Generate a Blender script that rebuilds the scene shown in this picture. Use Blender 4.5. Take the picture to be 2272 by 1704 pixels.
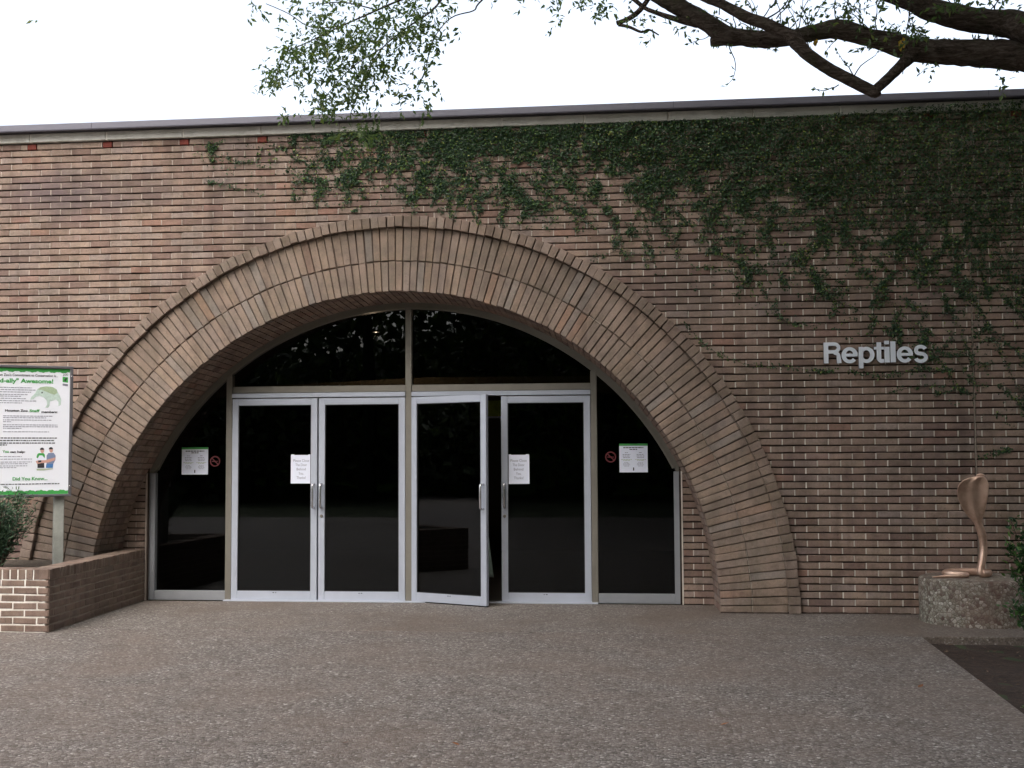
import bpy, math, random
import numpy as np
from mathutils import Matrix, Vector, noise as mnoise

for o in list(bpy.data.objects):
    bpy.data.objects.remove(o, do_unlink=True)
scene = bpy.context.scene
COL = scene.collection
random.seed(7)
RNG = np.random.default_rng(11)
PI = math.pi

# ---------------------------------------------------------------- camera
CAM = Vector((2.4513, -11.8557, 1.5252))
YAW, PITCH, ROLL, FPX = 0.1073, 0.0598, -0.005, 2661.4       # focal length in pixels of a 2272 wide frame
FW = Vector((-math.sin(YAW) * math.cos(PITCH), math.cos(YAW) * math.cos(PITCH), math.sin(PITCH)))
_r0 = Vector((math.cos(YAW), math.sin(YAW), 0))
_u0 = _r0.cross(FW)
RT = _r0 * math.cos(ROLL) + _u0 * math.sin(ROLL)
UP = -_r0 * math.sin(ROLL) + _u0 * math.cos(ROLL)
cam_data = bpy.data.cameras.new('camera')
cam = bpy.data.objects.new('camera', cam_data)
COL.objects.link(cam)
cam.matrix_world = Matrix(((RT.x, UP.x, -FW.x, CAM.x), (RT.y, UP.y, -FW.y, CAM.y), (RT.z, UP.z, -FW.z, CAM.z), (0, 0, 0, 1)))
cam_data.sensor_fit = 'HORIZONTAL'
cam_data.sensor_width = 36.0
cam_data.lens = FPX / 2272 * 36.0
cam_data.clip_start = 0.05
cam_data.clip_end = 800
scene.camera = cam
scene.render.resolution_x, scene.render.resolution_y = 1024, 768

# ---------------------------------------------------------------- sky, sun, exposure
SUN_EL, SUN_AZ = math.radians(52), math.radians(262)      # azimuth of the sun seen from above, from +X counter-clockwise
world = bpy.data.worlds.new('World')
scene.world = world
world.use_nodes = True
wn = world.node_tree.nodes
wl = world.node_tree.links
wn.clear()
w_out = wn.new('ShaderNodeOutputWorld')
w_bg = wn.new('ShaderNodeBackground')
w_sky = wn.new('ShaderNodeTexSky')
w_sky.sky_type = 'NISHITA'
w_sky.sun_disc = False
w_sky.sun_elevation = SUN_EL
w_sky.sun_rotation = PI / 2 - SUN_AZ
w_sky.dust_density = 6.0
w_sky.ozone_density = 1.0
w_hs = wn.new('ShaderNodeHueSaturation')                  # cloud cover: a grey-white sky
w_hs.inputs['Saturation'].default_value = 0.5
wl.new(w_sky.outputs[0], w_hs.inputs['Color'])
wl.new(w_hs.outputs[0], w_bg.inputs['Color'])
wl.new(w_bg.outputs[0], w_out.inputs['Surface'])
w_bg.inputs['Strength'].default_value = 0.15
sun_data = bpy.data.lights.new('sun', 'SUN')
sun_data.energy = 0.5
sun_data.angle = math.radians(50)
sun_data.color = (1.0, 0.98, 0.96)
sun = bpy.data.objects.new('sun', sun_data)
COL.objects.link(sun)
sd = Vector((math.cos(SUN_EL) * math.cos(SUN_AZ), math.cos(SUN_EL) * math.sin(SUN_AZ), math.sin(SUN_EL)))
sun.rotation_euler = (-sd).to_track_quat('-Z', 'Y').to_euler()
sun.location = sd * 60
vs = scene.view_settings
vs.view_transform = 'Standard'
vs.look = 'None'
vs.exposure = 1.68
vs.gamma = 1.0
vs.use_curve_mapping = False


def at_depth(x, y, Y):
    """point on the plane Y = const that stands at photo pixel x, y (2272 x 1704)"""
    d = FW + RT * ((x - 1136) / FPX) - UP * ((y - 852) / FPX)
    return CAM + d * ((Y - CAM.y) / d.y)


# ---------------------------------------------------------------- helpers
class MB:
    """collects boxes, strips, tubes and leaves and links them as one mesh object"""

    def __init__(s):
        s.v, s.f, s.r = [], [], []      # r: one random value for each vertex

    def add(s, verts, faces, r=0.0):
        n = len(s.v)
        s.v.extend(verts)
        s.f.extend([tuple(i + n for i in f) for f in faces])
        s.r.extend([r] * len(verts))

    def box(s, x0, x1, y0, y1, z0, z1, r=0.0):
        s.add([(x0, y0, z0), (x1, y0, z0), (x1, y1, z0), (x0, y1, z0), (x0, y0, z1), (x1, y0, z1), (x1, y1, z1), (x0, y1, z1)],
              [(0, 3, 2, 1), (4, 5, 6, 7), (0, 1, 5, 4), (1, 2, 6, 5), (2, 3, 7, 6), (3, 0, 4, 7)], r)

    def bev_box(s, x0, x1, y0, y1, z0, z1, b=0.003, r=0.0):
        """box with bevelled edges (all twelve)"""
        xs, ys, zs = (x0, x1), (y0, y1), (z0, z1)
        vid = {}
        V = []
        for i in range(2):
            for j in range(2):
                for k in range(2):
                    p = [xs[i], ys[j], zs[k]]
                    sg = [1 if i == 0 else -1, 1 if j == 0 else -1, 1 if k == 0 else -1]
                    for a in range(3):
                        q = list(p)
                        for c in range(3):
                            if c != a:
                                q[c] += sg[c] * b
                        vid[(i, j, k, a)] = len(V)
                        V.append(tuple(q))
        F = []
        for a in range(3):
            o1, o2 = [c for c in range(3) if c != a]
            for sd_ in range(2):
                idx = []
                for (m, n) in ((0, 0), (1, 0), (1, 1), (0, 1)):
                    key = [0, 0, 0]
                    key[a] = sd_
                    key[o1] = m
                    key[o2] = n
                    idx.append(vid[(key[0], key[1], key[2], a)])
                flip = (sd_ == 0) ^ (a == 1)
                F.append(tuple(reversed(idx)) if flip else tuple(idx))
        for a in range(3):          # edges parallel to axis a
            o1, o2 = [c for c in range(3) if c != a]
            for m in range(2):
                for n in range(2):
                    k0 = [0, 0, 0]
                    k0[o1], k0[o2] = m, n
                    k1 = list(k0)
                    k1[a] = 1
                    q = [vid[(*k0, o1)], vid[(*k1, o1)], vid[(*k1, o2)], vid[(*k0, o2)]]
                    F.append(tuple(q))
        for i in range(2):
            for j in range(2):
                for k in range(2):
                    F.append((vid[(i, j, k, 0)], vid[(i, j, k, 1)], vid[(i, j, k, 2)]))
        s.add(V, F, r)

    def tube(s, pts, rad, n=8, r=0.0, cap=True, jit=0.0):
        pts = [Vector(p) for p in pts]
        if not hasattr(rad, '__len__'):
            rad = [rad] * len(pts)
        V, F = [], []
        t0 = (pts[1] - pts[0]).normalized()
        ref = Vector((0, 0, 1)) if abs(t0.z) < 0.9 else Vector((1, 0, 0))
        side = t0.cross(ref).normalized()
        for i, p in enumerate(pts):
            t = (pts[min(i + 1, len(pts) - 1)] - pts[max(i - 1, 0)]).normalized()
            side = (side - t * side.dot(t)).normalized()
            up = t.cross(side)
            for k in range(n):
                a = 2 * PI * k / n
                rr = rad[i] * (1 + (random.uniform(-jit, jit) if jit else 0))
                V.append(tuple(p + side * (math.cos(a) * rr) + up * (math.sin(a) * rr)))
        for i in range(len(pts) - 1):
            for k in range(n):
                k2 = (k + 1) % n
                F.append((i * n + k, i * n + k2, (i + 1) * n + k2, (i + 1) * n + k))
        if cap:
            F.append(tuple(reversed(range(n))))
            F.append(tuple(range((len(pts) - 1) * n, len(pts) * n)))
        s.add(V, F, r)

    def mesh(s, name='mesh', smooth=False, mat=None):
        me = bpy.data.meshes.new(name)
        me.from_pydata(s.v, [], s.f)
        if any(s.r):
            at = me.attributes.new('rnd', 'FLOAT', 'POINT')
            at.data.foreach_set('value', np.array(s.r, dtype=np.float32))
        if smooth:
            me.polygons.foreach_set('use_smooth', [True] * len(me.polygons))
        if mat:
            me.materials.append(mat)
        me.update()
        return me

    def build(s, name, mat, parent=None, smooth=False, fix=False):
        me = s.mesh(name, smooth, mat)
        if fix:
            fix_normals(me)
        return link(name, me, parent)


def fix_normals(me):
    import bmesh
    bm = bmesh.new()
    bm.from_mesh(me)
    bmesh.ops.recalc_face_normals(bm, faces=bm.faces)
    bm.to_mesh(me)
    bm.free()


def link(name, data, parent=None):
    o = bpy.data.objects.new(name, data)
    COL.objects.link(o)
    if parent is not None:
        o.parent = parent
    return o


def tag(o, label=None, cat=None, group=None, kind=None):
    if label:
        o['label'] = label
    if cat:
        o['category'] = cat
    if group:
        o['group'] = group
    if kind:
        o['kind'] = kind
    return o


def empty(name, loc=(0, 0, 0), rz=0.0, parent=None):
    o = link(name, None, parent)
    o.location = loc
    o.rotation_euler = (0, 0, rz)
    o.empty_display_size = 0.2
    return o


# ---------------------------------------------------------------- materials
def new_mat(name):
    m = bpy.data.materials.new(name)
    m.use_nodes = True
    nt = m.node_tree
    b = nt.nodes['Principled BSDF']
    return m, nt, b


def N(nt, t, **kw):
    n = nt.nodes.new(t)
    for k, v in kw.items():
        setattr(n, k, v)
    return n


def ramp(nt, fac, stops, interp='LINEAR'):
    n = nt.nodes.new('ShaderNodeValToRGB')
    n.color_ramp.interpolation = interp
    el = n.color_ramp.elements
    while len(el) < len(stops):
        el.new(0.5)
    for e, (p, c) in zip(el, stops):
        e.position = p
        e.color = (*c, 1) if len(c) == 3 else c
    nt.links.new(fac, n.inputs['Fac'])
    return n.outputs['Color']


def noise_tex(nt, scale, detail=4, rough=0.6, vec=None, dist=0.0):
    n = nt.nodes.new('ShaderNodeTexNoise')
    n.inputs['Scale'].default_value = scale
    n.inputs['Detail'].default_value = detail
    n.inputs['Roughness'].default_value = rough
    n.inputs['Distortion'].default_value = dist
    if vec is not None:
        nt.links.new(vec, n.inputs['Vector'])
    return n.outputs['Fac']


def mixc(nt, fac, a, b, mode='MIX'):
    n = nt.nodes.new('ShaderNodeMix')
    n.data_type = 'RGBA'
    n.blend_type = mode
    for sock, val in ((n.inputs['Factor'], fac), (n.inputs['A'], a), (n.inputs['B'], b)):
        if isinstance(val, (int, float)):
            sock.default_value = val
        elif isinstance(val, tuple):
            sock.default_value = (*val, 1)
        else:
            nt.links.new(val, sock)
    return n.outputs['Result']


def bump(nt, b, h, strength=0.3, dist=0.01):
    n = nt.nodes.new('ShaderNodeBump')
    n.inputs['Strength'].default_value = strength
    n.inputs['Distance'].default_value = dist
    nt.links.new(h, n.inputs['Height'])
    nt.links.new(n.outputs[0], b.inputs['Normal'])


def world_pos(nt):
    return nt.nodes.new('ShaderNodeNewGeometry').outputs['Position']


def rnd_value(nt):
    """the piece's own random value: stored on the mesh of joined pieces, on the object of single ones"""
    a = N(nt, 'ShaderNodeAttribute', attribute_type='GEOMETRY', attribute_name='rnd')
    b = N(nt, 'ShaderNodeAttribute', attribute_type='OBJECT', attribute_name='rnd')
    m = N(nt, 'ShaderNodeMath', operation='ADD')
    nt.links.new(a.outputs['Fac'], m.inputs[0])
    nt.links.new(b.outputs['Fac'], m.inputs[1])
    return m.outputs[0]


def brick_material(name, stops, stain=((0.0, 0.0, 0.0), 0.0), moss=0.0, stain_scale=0.9, soot=None):
    m, nt, b = new_mat(name)
    rv = rnd_value(nt)
    col = ramp(nt, rv, stops)
    pos = world_pos(nt)
    blot = noise_tex(nt, 9.0, 5, 0.65, pos)
    col = mixc(nt, 0.75, col, ramp(nt, blot, [(0.3, (0.62, 0.60, 0.60)), (0.5, (1, 1, 1)), (0.72, (1.18, 1.12, 1.06))]), 'MULTIPLY')
    speck = noise_tex(nt, 160.0, 3, 0.7, pos)
    col = mixc(nt, 0.55, col, ramp(nt, speck, [(0.3, (0.55, 0.52, 0.5)), (0.5, (1, 1, 1)), (0.75, (1.25, 1.22, 1.2))]), 'MULTIPLY')
    # rain streaks, long in z
    mp = N(nt, 'ShaderNodeMapping')
    mp.inputs['Scale'].default_value = (5.0, 5.0, 0.45)
    nt.links.new(pos, mp.inputs[0])
    stk = noise_tex(nt, 1.0, 5, 0.6, mp.outputs[0])
    col = mixc(nt, 0.8, col, ramp(nt, stk, [(0.33, (0.70, 0.67, 0.66)), (0.5, (1, 1, 1)), (0.7, (1.10, 1.07, 1.03))]), 'MULTIPLY')
    # iron spots
    vor = N(nt, 'ShaderNodeTexVoronoi')
    vor.inputs['Scale'].default_value = 26
    nt.links.new(pos, vor.inputs['Vector'])
    spot = ramp(nt, vor.outputs['Distance'], [(0.07, (0.25, 0.22, 0.2)), (0.13, (1, 1, 1))])
    col = mixc(nt, 0.6, col, spot, 'MULTIPLY')
    scol, samt = stain
    if samt:
        big = noise_tex(nt, stain_scale, 5, 0.62, pos, 0.4)
        msk = ramp(nt, big, [(0.47, (0, 0, 0)), (0.66, (samt, samt, samt))])
        col = mixc(nt, msk, col, scol)
    if soot:                          # a weathered sooty patch of its own shape
        dv = N(nt, 'ShaderNodeVectorMath', operation='SUBTRACT')
        dv.inputs[1].default_value = soot[0]
        nt.links.new(pos, dv.inputs[0])
        sc_ = N(nt, 'ShaderNodeVectorMath', operation='DIVIDE')
        sc_.inputs[1].default_value = soot[1]
        nt.links.new(dv.outputs[0], sc_.inputs[0])
        ln = N(nt, 'ShaderNodeVectorMath', operation='LENGTH')
        nt.links.new(sc_.outputs[0], ln.inputs[0])
        nz = noise_tex(nt, 2.6, 5, 0.65, pos)
        ad = N(nt, 'ShaderNodeMath', operation='MULTIPLY_ADD')
        ad.inputs[1].default_value = 0.9
        nt.links.new(nz, ad.inputs[0])
        nt.links.new(ln.outputs['Value'], ad.inputs[2])
        col = mixc(nt, ramp(nt, ad.outputs[0], [(0.50, (0.72, 0.72, 0.72)), (1.0, (0.0, 0.0, 0.0))]), col, (0.12, 0.09, 0.098))
    if moss:
        big = noise_tex(nt, 2.4, 5, 0.7, pos)
        fine = noise_tex(nt, 40, 3, 0.6, pos)
        mm = N(nt, 'ShaderNodeMath', operation='MULTIPLY')
        nt.links.new(big, mm.inputs[0])
        nt.links.new(fine, mm.inputs[1])
        msk = ramp(nt, mm.outputs[0], [(0.20, (0, 0, 0)), (0.36, (moss, moss, moss))])
        col = mixc(nt, msk, col, (0.075, 0.085, 0.03))
    nt.links.new(col, b.inputs['Base Color'])
    b.inputs['Roughness'].default_value = 0.85
    b.inputs['Specular IOR Level'].default_value = 0.25
    h = noise_tex(nt, 110, 4, 0.7, pos)
    bump(nt, b, h, 0.35, 0.004)
    return m


BR = [(0.0, (0.19, 0.128, 0.108)), (0.15, (0.262, 0.182, 0.15)), (0.45, (0.30, 0.218, 0.178)), (0.7, (0.335, 0.25, 0.20)), (0.9, (0.30, 0.238, 0.21)), (0.96, (0.30, 0.178, 0.138)), (1.0, (0.20, 0.155, 0.142))]
AB = [(0.0, (0.24, 0.19, 0.16)), (0.2, (0.30, 0.222, 0.175)), (0.4, (0.275, 0.213, 0.178)), (0.6, (0.315, 0.235, 0.182)),
      (0.78, (0.28, 0.22, 0.187)), (0.9, (0.262, 0.228, 0.205)), (0.96, (0.325, 0.215, 0.158)), (1.0, (0.225, 0.165, 0.145))]
PB = [(0.0, (0.16, 0.115, 0.095)), (0.3, (0.225, 0.16, 0.13)), (0.6, (0.205, 0.152, 0.125)), (0.85, (0.25, 0.182, 0.15)), (1.0, (0.18, 0.155, 0.13))]
M = {}
M['brick'] = brick_material('wall brick', BR, ((0.105, 0.080, 0.078), 0.5), 0.24, 0.9, ((-3.6, 0.0, 4.28), (2.4, 1.0, 0.62)))
M['arch_brick'] = brick_material('arch brick', AB, ((0.14, 0.11, 0.085), 0.6), 0.2, 1.6)
M['hood_brick'] = brick_material('hood brick', [(0, (0.21, 0.155, 0.125)), (0.5, (0.26, 0.195, 0.16)), (1, (0.29, 0.225, 0.19))], ((0.13, 0.105, 0.08), 0.4), 0.22)
M['planter_brick'] = brick_material('planter brick', PB, ((0.12, 0.085, 0.06), 0.4), 0.12)
M['red_brick'] = brick_material('red brick', [(0, (0.17, 0.045, 0.035)), (1, (0.22, 0.06, 0.045))])


def mortar_material(name, col, dark, scale=6.0):
    m, nt, b = new_mat(name)
    pos = world_pos(nt)
    c = mixc(nt, ramp(nt, noise_tex(nt, scale, 5, 0.7, pos), [(0.36, (0, 0, 0)), (0.62, (1, 1, 1))]), dark, col)
    nt.links.new(c, b.inputs['Base Color'])
    b.inputs['Roughness'].default_value = 0.95
    b.inputs['Specular IOR Level'].default_value = 0.1
    bump(nt, b, noise_tex(nt, 220, 3, 0.7, pos), 0.5, 0.004)
    return m


M['bed_mortar'] = mortar_material('raked bed mortar', (0.052, 0.040, 0.033), (0.030, 0.022, 0.019))
def head_mortar_material():
    m, nt, b = new_mat('head joint mortar')
    pos = world_pos(nt)
    sep = N(nt, 'ShaderNodeSeparateXYZ')
    nt.links.new(pos, sep.inputs[0])
    mr = N(nt, 'ShaderNodeMapRange')          # the right half of the facade was repointed with a paler mortar
    mr.inputs['From Min'].default_value = -0.5
    mr.inputs['From Max'].default_value = 3.0
    nt.links.new(sep.outputs['X'], mr.inputs['Value'])
    base = mixc(nt, mr.outputs[0], (0.42, 0.355, 0.305), (0.64, 0.585, 0.515))
    c = mixc(nt, ramp(nt, noise_tex(nt, 3.0, 5, 0.7, pos), [(0.36, (0, 0, 0)), (0.62, (1, 1, 1))]), mixc(nt, 1.0, base, (0.68, 0.66, 0.64), 'MULTIPLY'), base)
    nt.links.new(c, b.inputs['Base Color'])
    b.inputs['Roughness'].default_value = 0.95
    b.inputs['Specular IOR Level'].default_value = 0.1
    return m


M['head_mortar'] = head_mortar_material()
M['arch_mortar'] = mortar_material('arch joint mortar', (0.15, 0.115, 0.09), (0.085, 0.065, 0.052))
M['white_mortar'] = mortar_material('repointed mortar', (0.80, 0.77, 0.72), (0.56, 0.52, 0.46))
M['grey_mortar'] = mortar_material('smeared grey mortar', (0.36, 0.31, 0.26), (0.25, 0.205, 0.165))


def simple_mat(name, col, rough=0.5, metal=0.0, var=0.12, scale=8.0, spec=0.5, bumps=0.0, bscale=120):
    m, nt, b = new_mat(name)
    pos = world_pos(nt)
    lo = tuple(c * (1 - var) for c in col)
    hi = tuple(min(1, c * (1 + var)) for c in col)
    c = mixc(nt, noise_tex(nt, scale, 5, 0.65, pos), lo, hi)
    nt.links.new(c, b.inputs['Base Color'])
    b.inputs['Roughness'].default_value = rough
    b.inputs['Metallic'].default_value = metal
    b.inputs['Specular IOR Level'].default_value = spec
    if bumps:
        bump(nt, b, noise_tex(nt, bscale, 3, 0.6, pos), bumps, 0.004)
    return m


M['alu'] = simple_mat('satin aluminium', (0.44, 0.47, 0.54), 0.42, 0.25, 0.09, 5)
M['alu_dark'] = simple_mat('weathered bronze aluminium', (0.20, 0.185, 0.155), 0.5, 0.3, 0.18, 7)
M['alu_grey'] = simple_mat('grey aluminium', (0.30, 0.31, 0.33), 0.45, 0.3, 0.12, 6)
M['chrome'] = simple_mat('polished handle', (0.75, 0.75, 0.78), 0.22, 0.9, 0.03, 5)
M['black'] = simple_mat('black rubber', (0.012, 0.012, 0.012), 0.7, 0, 0.2, 20)
M['paper'] = simple_mat('white paper', (0.74, 0.77, 0.88), 0.8, 0, 0.02, 3)
M['ink'] = simple_mat('grey ink', (0.22, 0.22, 0.28), 0.8, 0, 0.1, 30)
M['dark_ink'] = simple_mat('dark ink', (0.03, 0.03, 0.035), 0.8, 0, 0.1, 30)
M['green_ink'] = simple_mat('green print', (0.045, 0.28, 0.06), 0.7, 0, 0.08, 20)
M['pale_ink'] = simple_mat('pale olive print', (0.40, 0.46, 0.33), 0.8, 0, 0.1, 20)
M['red_ink'] = simple_mat('red sticker', (0.10, 0.008, 0.012), 0.5, 0, 0.1, 20)
M['sign_panel'] = simple_mat('sign panel', (0.80, 0.82, 0.88), 0.45, 0, 0.015, 2)
M['sign_green'] = simple_mat('sign green', (0.05, 0.33, 0.07), 0.5, 0, 0.05, 8)
M['sign_frame'] = simple_mat('sign frame', (0.13, 0.125, 0.135), 0.5, 0.4, 0.1, 8)
M['post_wood'] = simple_mat('weathered timber', (0.33, 0.34, 0.31), 0.85, 0, 0.28, 14, 0.2, 0.3, 60)
M['letter'] = simple_mat('brushed letter', (0.78, 0.83, 0.90), 0.45, 0.15, 0.05, 9)
M['letter_side'] = simple_mat('letter return', (0.10, 0.10, 0.13), 0.5, 0.3, 0.05, 9)
M['fascia'] = simple_mat('slate grey metal', (0.16, 0.155, 0.185), 0.45, 0.2, 0.08, 2.0)
M['drip'] = simple_mat('drip edge', (0.05, 0.045, 0.06), 0.5, 0.2, 0.08, 2.0)
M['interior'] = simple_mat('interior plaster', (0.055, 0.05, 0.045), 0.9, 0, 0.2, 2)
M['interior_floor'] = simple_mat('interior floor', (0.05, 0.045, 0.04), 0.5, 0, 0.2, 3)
M['interior_beam'] = simple_mat('interior beam', (0.62, 0.50, 0.33), 0.8, 0, 0.1, 2)
M['poster'] = simple_mat('green poster', (0.42, 0.52, 0.06), 0.7, 0, 0.5, 9)
M['cloth'] = simple_mat('pale green cloth', (0.45, 0.58, 0.52), 0.9, 0, 0.15, 20)
M['roof'] = simple_mat('roof gravel', (0.25, 0.24, 0.23), 0.9, 0, 0.3, 30)


def coping_material():
    m, nt, b = new_mat('stained limestone coping')
    pos = world_pos(nt)
    c = ramp(nt, noise_tex(nt, 2.2, 6, 0.7, pos), [(0.3, (0.40, 0.385, 0.34)), (0.5, (0.60, 0.585, 0.54)), (0.7, (0.72, 0.70, 0.66))])
    sep = N(nt, 'ShaderNodeSeparateXYZ')
    nt.links.new(pos, sep.inputs[0])
    mr = N(nt, 'ShaderNodeMapRange')            # lichen along the drip edge, broken by noise
    mr.inputs['From Min'].default_value = 4.87
    mr.inputs['From Max'].default_value = 4.83
    nt.links.new(sep.outputs['Z'], mr.inputs['Value'])
    mm = N(nt, 'ShaderNodeMath', operation='MULTIPLY')
    nt.links.new(mr.outputs[0], mm.inputs[0])
    nt.links.new(noise_tex(nt, 5, 5, 0.7, pos), mm.inputs[1])
    c = mixc(nt, ramp(nt, mm.outputs[0], [(0.3, (0, 0, 0)), (0.6, (0.85, 0.85, 0.85))]), c, (0.12, 0.125, 0.06))
    c = mixc(nt, ramp(nt, noise_tex(nt, 1.1, 6, 0.75, pos), [(0.52, (0, 0, 0)), (0.70, (0.65, 0.65, 0.65))]), c, (0.17, 0.17, 0.155))
    nt.links.new(c, b.inputs['Base Color'])
    b.inputs['Roughness'].default_value = 0.9
    bump(nt, b, noise_tex(nt, 60, 4, 0.7, pos), 0.4, 0.006)
    return m


M['coping'] = coping_material()


def aggregate_material(name, scale, stops, matrix, patch, patch_amt, bump_s=0.6, patch_scale=0.55):
    m, nt, b = new_mat(name)
    pos = world_pos(nt)
    v = N(nt, 'ShaderNodeTexVoronoi')
    v.inputs['Scale'].default_value = scale
    nt.links.new(pos, v.inputs['Vector'])
    sep = N(nt, 'ShaderNodeSeparateColor')
    nt.links.new(v.outputs['Color'], sep.inputs[0])
    c = ramp(nt, sep.outputs[0], stops)
    ve = N(nt, 'ShaderNodeTexVoronoi')
    ve.feature = 'DISTANCE_TO_EDGE'
    ve.inputs['Scale'].default_value = scale
    nt.links.new(pos, ve.inputs['Vector'])
    gap = ramp(nt, ve.outputs['Distance'], [(0.02, (1, 1, 1)), (0.12, (0, 0, 0))])
    c = mixc(nt, gap, c, matrix)
    big = noise_tex(nt, patch_scale, 6, 0.65, pos, 0.5)
    c = mixc(nt, ramp(nt, big, [(0.40, (0, 0, 0)), (0.66, (patch_amt,) * 3)]), c, patch)
    fine = noise_tex(nt, 3.0, 6, 0.7, pos)
    c = mixc(nt, 0.6, c, ramp(nt, fine, [(0.3, (0.72, 0.70, 0.68)), (0.55, (1, 1, 1)), (0.75, (1.15, 1.12, 1.08))]), 'MULTIPLY')
    mid = noise_tex(nt, 14.0, 4, 0.7, pos)
    c = mixc(nt, 0.5, c, ramp(nt, mid, [(0.3, (0.75, 0.74, 0.74)), (0.5, (1, 1, 1)), (0.75, (1.2, 1.16, 1.12))]), 'MULTIPLY')
    nt.links.new(c, b.inputs['Base Color'])
    b.inputs['Roughness'].default_value = 0.62
    b.inputs['Specular IOR Level'].default_value = 0.35
    inv = N(nt, 'ShaderNodeMath', operation='MINIMUM')
    inv.inputs[1].default_value = 0.25
    nt.links.new(ve.outputs['Distance'], inv.inputs[0])
    bump(nt, b, inv.outputs[0], bump_s, 0.02)
    return m


AGG = [(0.0, (0.06, 0.048, 0.040)), (0.2, (0.135, 0.113, 0.097)), (0.45, (0.215, 0.188, 0.167)), (0.7, (0.275, 0.245, 0.22)), (0.9, (0.36, 0.325, 0.295)), (0.975, (0.47, 0.435, 0.40)), (1.0, (0.64, 0.61, 0.575))]
M['paving'] = aggregate_material('exposed aggregate paving', 56, AGG, (0.115, 0.099, 0.087), (0.19, 0.142, 0.112), 0.5, 0.9, 0.8)
M['strip'] = aggregate_material('worn aggregate strip', 64, AGG, (0.12, 0.107, 0.096), (0.155, 0.118, 0.092), 0.75)
M['drum'] = aggregate_material('washed pebble concrete', 34, [(0.0, (0.10, 0.065, 0.055)), (0.3, (0.22, 0.21, 0.17)), (0.6, (0.29, 0.285, 0.235)), (0.85, (0.38, 0.36, 0.31)), (1.0, (0.55, 0.53, 0.47))],
                               (0.12, 0.115, 0.085), (0.16, 0.085, 0.065), 0.6, 0.9, 1.6)


def soil_material(name, a, bcol, scale=18):
    m, nt, b = new_mat(name)
    pos = world_pos(nt)
    c = ramp(nt, noise_tex(nt, scale, 8, 0.75, pos), [(0.3, a), (0.6, bcol), (0.8, tuple(min(1, x * 1.7) for x in bcol))])
    nt.links.new(c, b.inputs['Base Color'])
    b.inputs['Roughness'].default_value = 0.95
    bump(nt, b, noise_tex(nt, scale * 2.5, 6, 0.75, pos), 0.9, 0.03)
    return m


M['soil'] = soil_material('dark mulch', (0.020, 0.012, 0.008), (0.062, 0.038, 0.026), 20)
M['planter_soil'] = soil_material('planter soil', (0.05, 0.038, 0.028), (0.12, 0.095, 0.07), 26)
M['ground'] = soil_material('trodden grass', (0.02, 0.03, 0.010), (0.05, 0.065, 0.024), 3)


def leaf_material(name, stops, transl=0.25, rough=0.5):
    m, nt, b = new_mat(name)
    c = ramp(nt, rnd_value(nt), stops)
    nt.links.new(c, b.inputs['Base Color'])
    b.inputs['Roughness'].default_value = rough
    b.inputs['Specular IOR Level'].default_value = 0.35
    if transl:
        t = N(nt, 'ShaderNodeBsdfTranslucent')
        nt.links.new(mixc(nt, 1.0, c, (1.0, 1.25, 0.55), 'MULTIPLY'), t.inputs['Color'])
        mx = N(nt, 'ShaderNodeMixShader')
        mx.inputs[0].default_value = transl
        nt.links.new(b.outputs[0], mx.inputs[1])
        nt.links.new(t.outputs[0], mx.inputs[2])
        nt.links.new(mx.outputs[0], nt.nodes['Material Output'].inputs['Surface'])
    return m


M['vine_leaf'] = leaf_material('creeping fig leaf', [(0.0, (0.014, 0.034, 0.017)), (0.45, (0.026, 0.060, 0.024)), (0.72, (0.046, 0.098, 0.030)), (0.92, (0.13, 0.205, 0.042)), (1.0, (0.24, 0.26, 0.05))], 0.12, 0.42)
M['oak_leaf'] = leaf_material('live oak leaf', [(0.0, (0.06, 0.095, 0.045)), (0.5, (0.10, 0.14, 0.07)), (0.85, (0.15, 0.19, 0.08)), (1.0, (0.20, 0.21, 0.08))], 0.45, 0.5)
M['wood_leaf'] = leaf_material('woodland leaf', [(0.0, (0.02, 0.035, 0.016)), (0.6, (0.05, 0.075, 0.03)), (1.0, (0.12, 0.15, 0.06))], 0.2, 0.6)
M['shrub_leaf'] = leaf_material('shrub leaf', [(0.0, (0.016, 0.045, 0.016)), (0.5, (0.03, 0.08, 0.025)), (0.85, (0.06, 0.145, 0.035)), (1.0, (0.12, 0.22, 0.05))], 0.2, 0.4)
M['conifer_leaf'] = leaf_material('blue green shrub leaf', [(0.0, (0.02, 0.05, 0.03)), (0.5, (0.045, 0.095, 0.055)), (1.0, (0.12, 0.19, 0.11))], 0.15, 0.5)
M['dead_leaf'] = leaf_material('fallen leaf', [(0.0, (0.22, 0.075, 0.03)), (0.6, (0.30, 0.11, 0.035)), (1.0, (0.12, 0.07, 0.045))], 0.0, 0.7)
M['litter'] = leaf_material('leaf litter', [(0.0, (0.05, 0.035, 0.025)), (0.6, (0.13, 0.085, 0.055)), (1.0, (0.24, 0.17, 0.11))], 0.0, 0.8)
M['yellow_leaf'] = leaf_material('yellow leaf', [(0.0, (0.42, 0.25, 0.03)), (1.0, (0.5, 0.33, 0.05))], 0.3, 0.5)
M['stem'] = simple_mat('vine stem', (0.075, 0.055, 0.04), 0.9, 0, 0.2, 20)


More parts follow.
